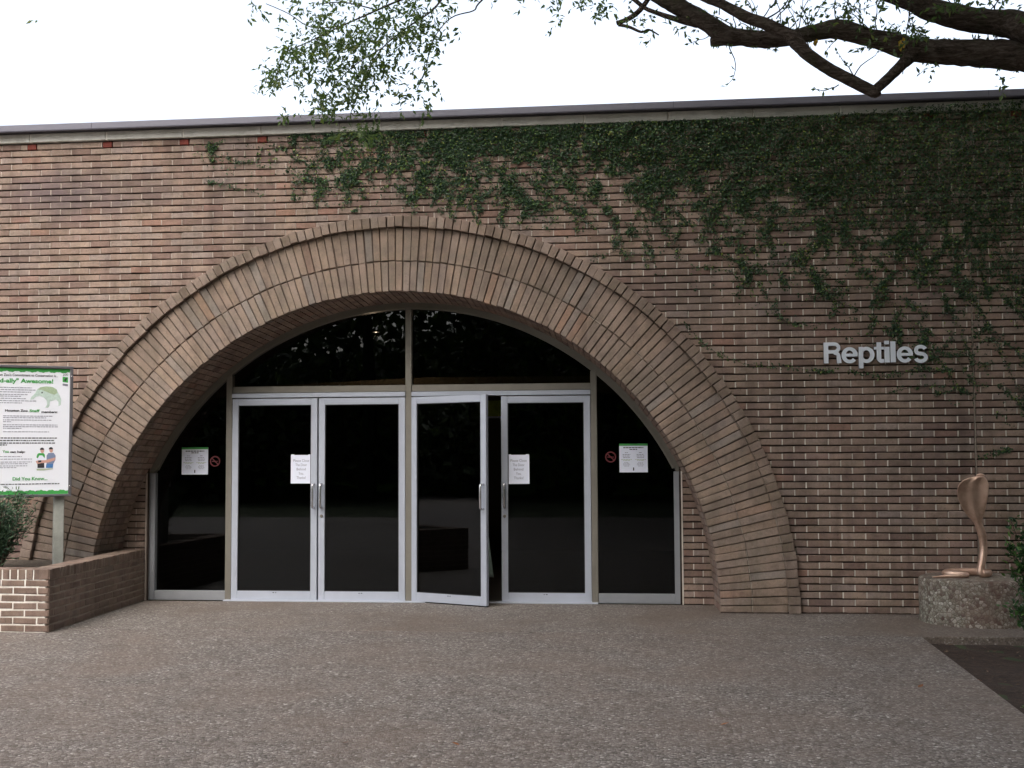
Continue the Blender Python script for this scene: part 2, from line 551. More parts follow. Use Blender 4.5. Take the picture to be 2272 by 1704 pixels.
def bark_material():
    m, nt, b = new_mat('live oak bark')
    tc = N(nt, 'ShaderNodeTexCoord')
    pos = tc.outputs['Object']
    mp = N(nt, 'ShaderNodeMapping')
    mp.inputs['Scale'].default_value = (4, 18, 18)
    nt.links.new(pos, mp.inputs[0])
    f = noise_tex(nt, 2.2, 8, 0.75, mp.outputs[0], 0.8)
    c = ramp(nt, f, [(0.34, (0.03, 0.022, 0.018)), (0.5, (0.12, 0.092, 0.076)), (0.68, (0.27, 0.225, 0.195))])
    c = mixc(nt, ramp(nt, noise_tex(nt, 3.2, 5, 0.7, pos), [(0.52, (0, 0, 0)), (0.68, (0.6, 0.6, 0.6))]), c, (0.07, 0.075, 0.04))
    nt.links.new(c, b.inputs['Base Color'])
    b.inputs['Roughness'].default_value = 0.95
    b.inputs['Specular IOR Level'].default_value = 0.15
    bump(nt, b, f, 1.0, 0.06)
    return m


M['bark'] = bark_material()


def bronze_material():
    m, nt, b = new_mat('copper bronze')
    pos = world_pos(nt)
    c = ramp(nt, noise_tex(nt, 7, 5, 0.6, pos), [(0.3, (0.48, 0.30, 0.22)), (0.5, (0.66, 0.45, 0.345)), (0.7, (0.74, 0.55, 0.43))])
    nt.links.new(c, b.inputs['Base Color'])
    b.inputs['Metallic'].default_value = 0.6
    b.inputs['Roughness'].default_value = 0.30
    v = N(nt, 'ShaderNodeTexVoronoi')
    v.inputs['Scale'].default_value = 120
    nt.links.new(pos, v.inputs['Vector'])
    bump(nt, b, v.outputs['Distance'], 0.25, 0.004)
    return m


M['bronze'] = bronze_material()


def glass_material(name, tint):
    m, nt, b = new_mat(name)
    nt.nodes.remove(b)
    tr = N(nt, 'ShaderNodeBsdfTransparent')
    tr.inputs['Color'].default_value = (*tint, 1)
    gl = N(nt, 'ShaderNodeBsdfGlossy')
    gl.inputs['Roughness'].default_value = 0.0
    gl.inputs['Color'].default_value = (0.9, 0.95, 1.0, 1)
    fr = N(nt, 'ShaderNodeFresnel')
    fr.inputs['IOR'].default_value = 1.42
    mx = N(nt, 'ShaderNodeMixShader')
    nt.links.new(fr.outputs[0], mx.inputs[0])
    nt.links.new(tr.outputs[0], mx.inputs[1])
    nt.links.new(gl.outputs[0], mx.inputs[2])
    nt.links.new(mx.outputs[0], nt.nodes['Material Output'].inputs['Surface'])
    return m


M['glass'] = glass_material('smoked glass', (0.22, 0.21, 0.20))
M['lamp'], nt_, b_ = new_mat('lit lamp')
b_.inputs['Emission Color'].default_value = (1.0, 0.82, 0.6, 1)
b_.inputs['Emission Strength'].default_value = 25
M['red_lamp'], nt_, b_ = new_mat('red lamp')
b_.inputs['Base Color'].default_value = (0.4, 0.01, 0.01, 1)
b_.inputs['Emission Color'].default_value = (1.0, 0.04, 0.05, 1)
b_.inputs['Emission Strength'].default_value = 0.9

# ================================================================ THE GROUND
mb = MB()
mb.add([(-300, -300, -0.07), (300, -300, -0.07), (300, 300, -0.07), (-300, 300, -0.07)], [(0, 1, 2, 3)])
tag(mb.build('ground', M['ground']), 'wide trodden ground around the paving', kind='structure')

JY = -1.40          # joint between the plaza and the strip along the wall
BX = 4.76           # left edge of the planting bed


def slab(name, poly, z0, z1, mat):
    b = MB()
    n = len(poly)
    # chamfered top edge
    cx = sum(p[0] for p in poly) / n
    V = [(x, y, z0) for x, y in poly] + [(x, y, z1) for x, y in poly]
    F = [tuple(range(n, 2 * n))] + [(i, (i + 1) % n, n + (i + 1) % n, n + i) for i in range(n)]
    b.add(V, F)
    o = b.build(name, mat, fix=True)
    md = o.modifiers.new('edge', 'BEVEL')
    md.width = 0.008
    md.segments = 2
    md.limit_method = 'ANGLE'
    return tag(o, kind='structure')


plaza = slab('paving', [(-30, -16.5), (4.62, -16.5), (4.66, -4.6), (BX, JY - 0.006), (-30, JY - 0.006)], -0.10, 0.0, M['paving'])
strip = slab('paving_strip', [(-30, JY + 0.006), (12, JY + 0.006), (12, 0.60), (-30, 0.60)], -0.10, 0.0, M['strip'])
plaza['label'] = 'exposed aggregate concrete plaza in front of the doors'
strip['label'] = 'concrete strip along the foot of the brick wall'
mb = MB()
nx, ny = 60, 44
V, F = [], []
for j in range(ny + 1):
    for i in range(nx + 1):
        x, y = 4.4 + i * 0.13, -1.30 - j * 0.13
        z = -0.065 + 0.018 * mnoise.noise(Vector((x * 3, y * 3, 0))) + 0.012 * mnoise.noise(Vector((x * 11, y * 11, 4)))
        V.append((x, y, z))
for j in range(ny):
    for i in range(nx):
        a = j * (nx + 1) + i
        F.append((a, a + nx + 1, a + nx + 2, a + 1))
mb.add(V, F)
tag(mb.build('soil_bed', M['soil'], smooth=True), 'dark mulch bed beside the plaza below the cobra', kind='structure')

# ================================================================ THE BUILDING
H = 4.833                     # underside of the coping
NC = 69
CH = H / NC                   # course height
BL = 0.2203                   # brick module
JB, JH = 0.0125, 0.0105       # bed joint, head joint
R0, R1, R2, R3 = 3.19, 3.50, 3.835, 3.945      # intrados, ring joint, hood inside, hood outside
XL, XR = -7.6, 9.2            # ends of the modelled wall
CTRL = 5.618                  # control joint
SOFD = 0.60                   # depth of the arch reveal

building = empty('zoo_building', (0, 0, 0))
tag(building, 'brown brick building with a wide round-arched glass entrance', 'building')


def brick_shape(w, h, d, b=0.004, jit=0.0023):
    """front of the brick faces -Y; centred on x and z, front face at y = 0"""
    j = lambda: random.uniform(-jit, jit)
    x, z = w / 2, h / 2
    V = [(-x + j(), b, -z + j()), (x + j(), b, -z + j()), (x + j(), b, z + j()), (-x + j(), b, z + j())]
    V += [(-x + b + j(), j() * 0.8, -z + b + j()), (x - b + j(), j() * 0.8, -z + b + j()), (x - b + j(), j() * 0.8, z - b + j()), (-x + b + j(), j() * 0.8, z - b + j())]
    V += [(-x, d, -z), (x, d, -z), (x, d, z), (-x, d, z)]
    F = [(4, 5, 6, 7)]
    for i in range(4):
        k = (i + 1) % 4
        F.append((i, k, 4 + k, 4 + i))
        F.append((8 + i, 8 + k, k, i))
    return V, F


# --- wall core with the arch cut out (the raked mortar shows between the bricks)
core = MB()
angs = [PI * i / 96 for i in range(97)]
ZT = H + 0.02


def rim(a):
    c, s_ = math.cos(a), math.sin(a)
    t = 1e9
    if c > 1e-6:
        t = min(t, XR / c)
    if c < -1e-6:
        t = min(t, XL / c)
    if s_ > 1e-6:
        t = min(t, ZT / s_)
    return (c * t, s_ * t)


ca1, ca2 = math.atan2(ZT, XR), math.atan2(ZT, XL)
angs = sorted(set(angs + [ca1, ca2]))
for yy in (0.026, 0.78):
    V, F = [], []
    for a in angs:
        rr = 3.62 if yy < 0.1 else 3.2
        V.append((rr * math.cos(a), yy, rr * math.sin(a)))
        p = rim(a)
        V.append((p[0], yy, p[1]))
    for i in range(len(angs) - 1):
        F.append((2 * i, 2 * i + 1, 2 * i + 3, 2 * i + 2) if yy > 0.1 else (2 * i, 2 * i + 2, 2 * i + 3, 2 * i + 1))
    core.add(V, F)
brick_wall = core.build('brick_wall', M['bed_mortar'], building)

# --- wall bricks
field, heads, singles = MB(), MB(), []
cells = []
RED_X = [-3.905 + 0.832 * i for i in range(14)]
for row in range(NC):
    zc = (row + 0.5) * CH
    off = (row % 2) * 0.5 * BL + 0.06
    x = XL + off - BL
    while x < XR:
        w = BL
        # slight drift of the perpends, as laid by hand
        x0 = x + 0.006 * mnoise.noise(Vector((x * 0.6, row * 0.37, 1)))
        x1 = x + w + 0.006 * mnoise.noise(Vector(((x + w) * 0.6, row * 0.37, 1)))
        x += w
        parts = [(max(x0, XL), min(x1, XR))]
        ze = zc if zc > 0.2 else 0.0
        if zc < R3 - 0.02:
            e = math.sqrt(max((R3 - 0.035) ** 2 - zc ** 2, 0))
            p2 = []
            for a, b in parts:
                if b <= -e or a >= e:
                    p2.append((a, b))
                else:
                    if a < -e:
                        p2.append((a, -e))
                    if b > e:
                        p2.append((e, b))
            parts = p2
        p2 = []
        for a, b in parts:
            if a < CTRL < b:
                p2 += [(a, CTRL - 0.004), (CTRL + 0.004, b)]
            else:
                p2.append((a, b))
        parts = p2
        if row == NC - 1:          # small red bricks under the coping joints
            p2 = []
            for a, b in parts:
                cut = [r for r in RED_X if a - 0.055 < r < b + 0.055]
                if not cut:
                    p2.append((a, b))
                else:
                    r = cut[0]
                    if a < r - 0.055:
                        p2.append((a, r - 0.055))
                    if b > r + 0.055:
                        p2.append((r + 0.055, b))
            parts = p2
        for a, b in parts:
            if b - a > 0.022:
                cells.append((row, a, b, zc))


def proj(p):
    d = Vector(p) - CAM
    z = d.dot(FW)
    return 1136 + FPX * d.dot(RT) / z, 852 - FPX * d.dot(UP) / z, z


# vine cover in the photograph, used both to grow the vine and to choose which bricks show
VX = [430, 560, 640, 720, 820, 925, 1030, 1180, 1335, 1490, 1643, 1797, 1950, 2105, 2272, 2500, 3000]
VT = [318, 305, 298, 296, 294, 292, 288, 282, 276, 270, 265, 260, 248, 236, 228, 222, 205]      # top of the cover
VD = [318, 306, 314, 320, 328, 342, 350, 344, 346, 368, 396, 430, 455, 485, 525, 560, 380]      # dense down to here
VS = [345, 440, 455, 465, 475, 480, 500, 510, 545, 630, 680, 730, 830, 900, 960, 1000, 620]     # scattered down to here


def cover(px, py):
    t = np.interp(px, VX, VT)
    d = np.interp(px, VX, VD)
    s_ = np.interp(px, VX, VS)
    if py < t or py > s_:
        return 0.0
    base = np.interp(px, [430, 560, 720, 950, 1500], [0.02, 0.10, 0.52, 0.72, 0.88])
    base *= np.interp(px, [2550, 3000], [1.0, 0.15])
    if py < d:
        return base * (1.0 - 0.35 * ((py - t) / max(d - t, 1)) ** 2)
    q = (py - d) / max(s_ - d, 1)
    return base * 0.60 * (1 - q) ** 1.1


cand = []
for i, (row, a, b, zc) in enumerate(cells):
    if b - a < 0.2 or row < 1:
        continue
    px, py, z = proj(((a + b) / 2, 0, zc))
    if not (20 < px < 2250 and 0 < py < 1700):
        continue
    if cover(px, py) > 0.06 or (px < 185 and py > 780) or (px > 2020 and py > 1260) or (2110 < px < 2205 and py > 1040):
        continue
    cand.append((z, i))
cand.sort()
single_ids = {i for _, i in cand[:300]}
variants = {}
vkeys = []
for k in range(8):
    b = MB()
    b.add(*brick_shape(BL - JH, CH - JB, 0.07))
    vkeys.append(b.mesh('brick', mat=M['brick']))
row_y = [0.0015 * math.sin(i * 1.7) for i in range(NC)]
prev = None
for i, (row, a, b, zc) in enumerate(cells):
    rv = random.random()
    rv = 0.02 + 0.96 * rv
    cxm = (a + b) / 2
    dz = 0.0022 * mnoise.noise(Vector((cxm * 1.3, row * 0.2, 7))) + random.uniform(-0.0009, 0.0009)
    dy = 0.0025 * mnoise.noise(Vector((cxm * 2.0, row * 0.5, 3))) + random.uniform(-0.0016, 0.0016)
    w = b - a - JH
    if i in single_ids:
        o = link('brick', random.choice(vkeys), brick_wall)
        o.location = (cxm, dy, zc + dz)
        o.scale = (w / (BL - JH), 1, 1)
        o.rotation_euler = (0, random.uniform(-0.006, 0.006), random.uniform(-0.006, 0.006))
        o['rnd'] = rv
    else:
        V, F = brick_shape(w, CH - JB, 0.07)
        t = random.uniform(-0.006, 0.006)
        V = [(x + cxm, y + dy + x * t, z + zc + dz + x * t * 0.8) for x, y, z in V]
        field.add(V, F, rv)
    # head joint to the right of this brick
    if abs(b - CTRL) > 0.01 and abs(b) < 50:
        jw = JH * random.uniform(0.75, 1.25)
        fy = random.uniform(-0.0006, 0.003)
        xo = b + random.uniform(-0.001, 0.001)
        heads.box(xo - jw / 2, xo + jw / 2, fy, 0.03, zc + dz - (CH - JB) / 2 + 0.001, zc + dz + (CH - JB) / 2 - 0.0015)
tag(field.build('brickwork', M['brick'], brick_wall), kind='stuff')
tag(heads.build('mortar_joints', M['head_mortar'], brick_wall), kind='stuff')
mb = MB()
mb.box(CTRL - 0.0045, CTRL + 0.0045, 0.003, 0.05, 0.0, H)
mb.build('control_joint', M['grey_mortar'], brick_wall)
b0 = MB()
b0.add(*brick_shape(0.098, CH - JB, 0.07))
redm = b0.mesh('red_brick', mat=M['red_brick'])
for rx in RED_X:
    if XL < rx < XR:
        o = link('red_brick', redm, brick_wall)
        o.location = (rx, -0.001 + random.uniform(-0.002, 0.004), (NC - 0.5) * CH)
        o['rnd'] = random.random()

# --- the arch
arch_core = MB()
V, F = [], []
for i in range(97):
    a = PI * i / 96
    for (rr, yy) in ((R3 - 0.02, 0.0), (R3 - 0.02, 0.05), (R0 + 0.012, 0.05 - 0.053), (R0 - 0.018, SOFD + 0.08)):
        V.append((rr * math.cos(a), yy, rr * math.sin(a)))
for i in range(96):
    q = 4 * i
    F.append((q, q + 4, q + 6, q + 2))            # front face behind the rings
    F.append((q + 2, q + 6, q + 7, q + 3))        # soffit
arch_core.add(V, F)
arch = arch_core.build('entrance_arch', M['arch_mortar'], building, fix=True)
NA = 144
FACE, HOODY = -0.022, -0.072


def arch_piece(ri, ro, frac, d, b=0.004, jit=0.0022):
    """voussoir brick pointing outwards along +Z from the arch centre, front at y = 0"""
    half = PI / NA / 2
    j = lambda: random.uniform(-jit, jit)
    wi, wo = ri * math.tan(half) * frac, ro * math.tan(half) * frac
    V = [(-wi + j(), b, ri + j()), (wi + j(), b, ri + j()), (wo + j(), b, ro + j()), (-wo + j(), b, ro + j())]
    V += [(-wi + b, j(), ri + b + j()), (wi - b, j(), ri + b + j()), (wo - b, j(), ro - b + j()), (-wo + b, j(), ro - b + j())]
    V += [(-wi, d, ri), (wi, d, ri), (wo, d, ro), (-wo, d, ro)]
    F = [(4, 5, 6, 7)]
    for i in range(4):
        k = (i + 1) % 4
        F.append((i, k, 4 + k, 4 + i))
        F.append((8 + i, 8 + k, k, i))
    return V, F


def arch_meshes(name, ri, ro, d, mat, n=8, frac=0.885):
    out = []
    for k in range(n):
        b = MB()
        b.add(*arch_piece(ri, ro, frac + random.uniform(-0.02, 0.02), d))
        out.append(b.mesh(name, mat=mat))
    return out


ring1 = arch_meshes('arch_brick', R0, R1 - 0.011, 0.11, M['arch_brick'])
ring2 = arch_meshes('arch_brick', R1 + 0.001, R2 - 0.004, 0.11, M['arch_brick'])
hoodm = arch_meshes('hood_brick', R2, R3, 0.13, M['hood_brick'], 8, 0.90)
soffit = MB()
joints = MB()
for i in range(NA):
    a = PI * (i + 0.5) / NA          # from the right foot round to the left
    ry = PI / 2 - a
    for ring, fy in ((ring1, FACE), (ring2, FACE)):
        o = link('arch_brick', random.choice(ring), arch)
        o.rotation_euler = (0, ry + random.uniform(-0.0006, 0.0006), 0)
        dr = random.uniform(-0.0045, 0.0045)
        o.location = (dr * math.cos(a), fy + random.uniform(-0.005, 0.005), dr * math.sin(a))
        o['rnd'] = 0.02 + 0.96 * random.random() if random.random() < 0.75 else 0.02 + 0.96 * (0.5 + 0.5 * math.sin(i * 0.7))
    o = link('hood_brick', random.choice(hoodm), arch)
    o.rotation_euler = (0, ry + random.uniform(-0.0008, 0.0008), 0)
    dr = random.uniform(-0.006, 0.006)
    o.location = (dr * math.cos(a), HOODY + random.uniform(-0.007, 0.007), dr * math.sin(a))
    o['rnd'] = random.random()
    # soffit bricks, three deep behind the face ring
    half = PI / NA / 2
    ys = [FACE + 0.118, FACE + 0.118 + 0.165, FACE + 0.118 + 0.33, SOFD + 0.075]
    if i % 2:
        ys = [FACE + 0.118, FACE + 0.118 + 0.08, FACE + 0.118 + 0.245, FACE + 0.118 + 0.41, SOFD + 0.075]
    for q in range(len(ys) - 1):
        wi = R0 * math.tan(half) * 0.86
        y0, y1 = ys[q] + 0.004, ys[q + 1] - 0.004
        jz = random.uniform(-0.002, 0.002)
        t0_, t1_ = 0.030 * (y0 - 0.09) / 0.58, 0.030 * (y1 - 0.09) / 0.58
        V = [(-wi, y0, R0 + jz - t0_), (wi, y0, R0 + jz - t0_), (wi, y1, R0 + jz - t1_), (-wi, y1, R0 + jz - t1_), (-wi, y0, R0 + 0.05), (wi, y0, R0 + 0.05), (wi, y1, R0 + 0.05), (-wi, y1, R0 + 0.05)]
        c, s_ = math.cos(ry), math.sin(ry)
        V = [(x * c + z * s_, y, -x * s_ + z * c) for x, y, z in V]
        soffit.add(V, [(0, 3, 2, 1), (4, 5, 6, 7), (0, 1, 5, 4), (1, 2, 6, 5), (2, 3, 7, 6), (3, 0, 4, 7)], 0.02 + 0.96 * random.random())
    # light mortar between the rings and between ring and hood, thickest near the feet
    for rr, wdt, fy in ((R1 - 0.0055, 0.010, FACE + 0.004), (R2 - 0.002, 0.008, FACE + 0.006)):
        keep = 1.0 if a < 0.55 else 0.25 if a < 1.0 else 0.0
        if random.random() < keep:
            w_ = rr * math.tan(half) * 0.84
            V = [(-w_, fy, rr - wdt / 2), (w_, fy, rr - wdt / 2), (w_, fy, rr + wdt / 2), (-w_, fy, rr + wdt / 2), (-w_, fy + .03, rr - wdt / 2), (w_, fy + .03, rr - wdt / 2), (w_, fy + .03, rr + wdt / 2), (-w_, fy + .03, rr + wdt / 2)]
            c, s_ = math.cos(ry), math.sin(ry)
            V = [(x * c + z * s_, y, -x * s_ + z * c) for x, y, z in V]
            joints.add(V, [(0, 1, 2, 3), (0, 4, 5, 1), (1, 5, 6, 2), (2, 6, 7, 3), (3, 7, 4, 0)])
tag(soffit.build('soffit_brickwork', M['brick'], arch), kind='stuff')
tag(joints.build('ring_mortar', M['grey_mortar'], arch), kind='stuff')

base_shade = MB()  # dark irregular strip standing in for contact shadow at the wall base
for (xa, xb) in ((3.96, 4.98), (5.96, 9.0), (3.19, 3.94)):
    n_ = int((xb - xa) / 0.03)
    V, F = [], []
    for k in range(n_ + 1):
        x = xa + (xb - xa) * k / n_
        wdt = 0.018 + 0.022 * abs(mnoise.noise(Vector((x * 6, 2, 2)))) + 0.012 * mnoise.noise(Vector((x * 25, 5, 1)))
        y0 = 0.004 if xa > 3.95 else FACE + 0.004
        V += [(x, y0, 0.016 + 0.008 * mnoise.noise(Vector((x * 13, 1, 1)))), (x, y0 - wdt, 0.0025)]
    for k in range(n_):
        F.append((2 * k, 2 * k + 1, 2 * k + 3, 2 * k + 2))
    base_shade.add(V, F)
tag(base_shade.build('base_shade_strip', M['soil'], building, fix=True), kind='stuff')

# --- brick jambs beside the glass (flat faces at the back of the reveal)
A = 2.848                     # half width of the glazing frame
RF = 3.155                    # outer radius of the frame
jambs = {}
for sg in (-1, 1):
    jamb_core = MB()
    zs = [i * 0.05 for i in range(33)]
    V, F = [], []
    for z in zs:
        xo = math.sqrt(max((R0 + 0.03) ** 2 - z * z, 0))
        V += [(sg * (A - 0.02), SOFD + 0.022, z), (sg * max(xo, A), SOFD + 0.022, z)]
    for i in range(len(zs) - 1):
        F.append((2 * i, 2 * i + 1, 2 * i + 3, 2 * i + 2))
    jamb_core.add(V, F)
    jambs[sg] = jamb_core.build('brick_jamb', M['bed_mortar'], building, fix=True)
for sg in (-1, 1):
    jh = MB()
    for row in range(22):
        zc = (row + 0.5) * CH
        xo = math.sqrt(R0 ** 2 - zc ** 2) - 0.002
        x0 = A + 0.012
        if xo - x0 < 0.02:
            continue
        cuts = [x0, xo]
        mid = x0 + (0.105 if row % 2 else 0.20)
        if mid < xo - 0.04:
            cuts = [x0, mid, xo]
        for p, q in zip(cuts[:-1], cuts[1:]):
            b = MB()
            V, F = brick_shape(q - p - 0.008, CH - JB, 0.05)
            cx_ = sg * (p + q) / 2
            b.add(V, F)
            o = b.build('jamb_brick', M['brick'], jambs[sg])
            o.location = (cx_, SOFD + random.uniform(-0.002, 0.002), zc)
            o['rnd'] = 0.02 + 0.96 * random.random()
            if q < xo - 0.01:
                jh.box(sg * q - 0.005, sg * q + 0.005, SOFD + 0.002, SOFD + 0.03, zc - 0.028, zc + 0.028)
    jh.box(sg * (A + 0.006) - 0.007, sg * (A + 0.006) + 0.007, SOFD - 0.002, SOFD + 0.05, 0, 1.36)
    tag(jh.build('jamb_mortar', M['head_mortar'], jambs[sg]), kind='stuff')

# --- coping, fascia, roof
coping = empty('coping', (0, 0, 0), 0, building)
cj = MB()
edges = [x for x in RED_X]
edges = [XL] + [e for e in edges if XL + 0.1 < e < XR - 0.1] + [XR]
for p, q in zip(edges[:-1], edges[1:]):
    b = MB()
    b.bev_box(p + 0.006, q - 0.006, -0.032, 0.25, H + 0.004 + random.uniform(-0.002, 0.002), H + 0.098, 0.006)
    b.build('coping_stone', M['coping'], coping, fix=True)
    cj.box(q - 0.0062, q + 0.0062, -0.026, 0.2, H + 0.006, H + 0.095)
tag(cj.build('coping_mortar', M['white_mortar'], coping), kind='stuff')
fascia = MB()
fascia.bev_box(XL - 0.1, XR + 0.1, -0.105, 0.3, H + 0.108, H + 0.178, 0.006)
fo = fascia.build('roof_fascia', M['fascia'], building, fix=True)
drip = MB()
drip.box(XL - 0.1, XR + 0.1, -0.118, -0.02, H + 0.0985, H + 0.1075)
drip.build('drip_edge', M['drip'], fo)
seams = MB()
for sx in (-3.2, -0.2, 2.8, 5.8):
    seams.box(sx - 0.002, sx + 0.002, -0.1075, -0.10, H + 0.112, H + 0.174)
seams.build('fascia_seam', M['drip'], fo)
rf = MB()
rf.box(XL, XR, 0.28, 9.0, H + 0.06, H + 0.16)
rf.build('roof', M['roof'], building)
sw = MB()                       # end walls and back wall
sw.box(XL, XL + 0.2, 0.014, 9.0, 0, H + 0.05)
sw.box(XR - 0.2, XR, 0.014, 9.0, 0, H + 0.05)
sw.box(XL + 0.2, XR - 0.2, 8.8, 9.0, 0, H + 0.05)
sw.build('outer_walls', M['brick'], building)

# --- the dark hall behind the glass
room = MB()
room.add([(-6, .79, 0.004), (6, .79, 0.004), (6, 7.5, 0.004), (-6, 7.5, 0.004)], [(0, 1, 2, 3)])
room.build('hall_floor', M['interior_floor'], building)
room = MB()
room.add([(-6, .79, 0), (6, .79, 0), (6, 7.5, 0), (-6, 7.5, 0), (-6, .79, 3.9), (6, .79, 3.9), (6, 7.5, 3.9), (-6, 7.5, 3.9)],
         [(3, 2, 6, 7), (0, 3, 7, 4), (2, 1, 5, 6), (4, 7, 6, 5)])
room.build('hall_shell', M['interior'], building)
bm_ = MB()
bm_.add([(-2.6, 2.0, 2.345), (-0.05, 2.0, 2.45), (2.6, 2.0, 2.44), (2.6, 2.4, 2.44), (-0.05, 2.4, 2.45), (-2.6, 2.4, 2.345),
         (-2.6, 2.0, 2.24), (-0.05, 2.0, 2.24), (2.6, 2.0, 2.24), (2.6, 2.4, 2.24), (-0.05, 2.4, 2.24), (-2.6, 2.4, 2.24)],
        [(6, 7, 1, 0), (7, 8, 2, 1), (0, 1, 4, 5), (1, 2, 3, 4), (11, 10, 7, 6), (10, 9, 8, 7), (9, 10, 4, 3), (10, 11, 5, 4), (6, 0, 5, 11), (8, 9, 3, 2)])
bm_.build('interior_beam', M['interior_beam'], building, fix=True)


def lathe(profile, n=20):
    V, F = [], []
    for r_, z in profile:
        for k in range(n):
            a = 2 * PI * k / n
            V.append((r_ * math.cos(a), r_ * math.sin(a), z))
    for i in range(len(profile) - 1):
        for k in range(n):
            k2 = (k + 1) % n
            F.append((i * n + k, i * n + k2, (i + 1) * n + k2, (i + 1) * n + k))
    F.append(tuple(range(n)))
    F.append(tuple(range((len(profile) - 1) * n, len(profile) * n)))
    return V, F


p = at_depth(834, 737, 1.35)
lamp = empty('ceiling_lamp', (p.x, p.y, p.z))
tag(lamp, 'small lit ceiling lamp seen through the left fanlight', 'lamp')
b = MB()
b.add(*lathe([(0.02, 0.14), (0.03, 0.13), (0.042, 0.03), (0.046, 0.0), (0.04, 0.0)]))
b.build('shade', M['black'], lamp, fix=True)
b = MB()
b.add(*lathe([(0.018, 0.016), (0.022, 0.008), (0.018, 0.002), (0.008, -0.002)]))
b.build('bulb', M['lamp'], lamp, fix=True)
b = MB()
b.box(-0.006, 0.006, -0.006, 0.006, 0.155, 3.89 - p.z)
b.build('stem', M['black'], lamp)
ld = bpy.data.lights.new('lamp_light', 'POINT')
ld.energy = 5
ld.color = (1.0, 0.83, 0.62)
ld.shadow_soft_size = 0.04
lo = bpy.data.objects.new('lamp_light', ld)
COL.objects.link(lo)
lo.parent = lamp
lo.location = (0, 0, -0.06)

# --- glazing frame and panes
frame = MB()


def arc_bar(b, ro, ri, y0, y1, a0, a1, n=72):
    V, F = [], []
    for i in range(n + 1):
        a = a0 + (a1 - a0) * i / n
        c, s_ = math.cos(a), math.sin(a)
        V += [(ro * c, y0, ro * s_), (ri * c, y0, ri * s_), (ri * c, y1, ri * s_), (ro * c, y1, ro * s_)]
    for i in range(n):
        q = 4 * i
        for k in range(4):
            k2 = (k + 1) % 4
            F.append((q + k, q + k2, q + 4 + k2, q + 4 + k))
    F += [(0, 1, 2, 3), (4 * n + 3, 4 * n + 2, 4 * n + 1, 4 * n)]
    b.add(V, F)


FY0, FY1 = 0.655, 0.775
acut = math.acos(A / RF)
arc_bar(frame, RF + 0.02, RF - 0.040, FY0 + 0.02, FY1, acut, PI - acut)
arc_bar(frame, RF - 0.040, RF - 0.064, FY0, FY1, acut + 0.02, PI - acut - 0.02)
zs_ = RF * math.sin(acut)
glazing = frame.build('window_frame', M['alu_dark'], building, fix=True)
for sg in (-1, 1):
    b = MB()
    x0, x1 = sorted((sg * A, sg * (A - 0.072)))
    b.bev_box(x0, x1, FY0, FY1, 0.0, zs_ - 0.002, 0.003)
    b.build('side_jamb', M['alu_grey'], glazing, fix=True)
BP = 1.958
posts = []
for (x, ztop) in ((-BP, 2.405), (0.0, RF - 0.066), (BP, 2.405)):
    b = MB()
    b.bev_box(x - 0.033, x + 0.033, FY0 - 0.006, FY1, 0.0, ztop, 0.003)
    b.build('mullion', M['alu_dark'], glazing, fix=True)
for sg in (-1, 1):
    x0, x1 = sorted((sg * 0.034, sg * (BP - 0.034)))
    b = MB()
    b.bev_box(x0, x1, FY0 + 0.006, FY1, 2.212, 2.282, 0.003)
    b.build('transom_bar', M['alu_dark'], glazing, fix=True)
    b = MB()
    b.bev_box(x0, x1, FY0 - 0.02, FY1 - 0.01, 2.160, 2.208, 0.003)
    b.build('door_header', M['alu'], glazing, fix=True)
    x0, x1 = sorted((sg * (BP + 0.034), sg * (A - 0.073)))
    b = MB()
    b.bev_box(x0, x1, FY0 + 0.004, FY1, 0.0, 0.098, 0.003)
    b.build('sill_panel', M['alu_grey'], glazing, fix=True)
b = MB()
b.bev_box(-BP - 0.03, BP + 0.03, 0.585, 0.72, 0.0005, 0.012, 0.002)
b.build('threshold', M['alu'], glazing, fix=True)


def flat_pane(name, pts, y, parent, mat=None, th=0.006):
    b = MB()
    n = len(pts)
    b.add([(x, y, z) for x, z in pts] + [(x, y + th, z) for x, z in pts],
          [tuple(range(n)), tuple(reversed(range(n, 2 * n)))] + [(i, n + i, n + (i + 1) % n, (i + 1) % n) for i in range(n)])
    return b.build(name, mat or M['glass'], parent, fix=True)


RG = RF - 0.055
GY = 0.72
for sg in (-1, 1):
    # fanlight
    pts = [(sg * 0.02, 2.27)]
    a0 = math.asin(2.27 / RG)
    a0 = max(a0, math.acos((BP - 0.01) / RG))
    pts.append((sg * (BP - 0.01), 2.27))
    for i in range(25):
        a = a0 + (PI / 2 - a0) * i / 24
        x = RG * math.cos(a)
        if x > 0.02:
            pts.append((sg * x, RG * math.sin(a)))
    pts.append((sg * 0.02, RG))
    flat_pane('fanlight_pane', pts, GY, glazing)
    # side light
    a1 = math.acos((A - 0.06) / RG)
    a2 = math.acos((BP + 0.01) / RG)
    pts = [(sg * (BP + 0.01), 0.09), (sg * (A - 0.06), 0.09)]
    for i in range(17):
        a = a1 + (a2 - a1) * i / 16
        pts.append((sg * RG * math.cos(a), RG * math.sin(a)))
    flat_pane('side_pane', pts, GY, glazing)

# --- the four doors
DW = 0.935


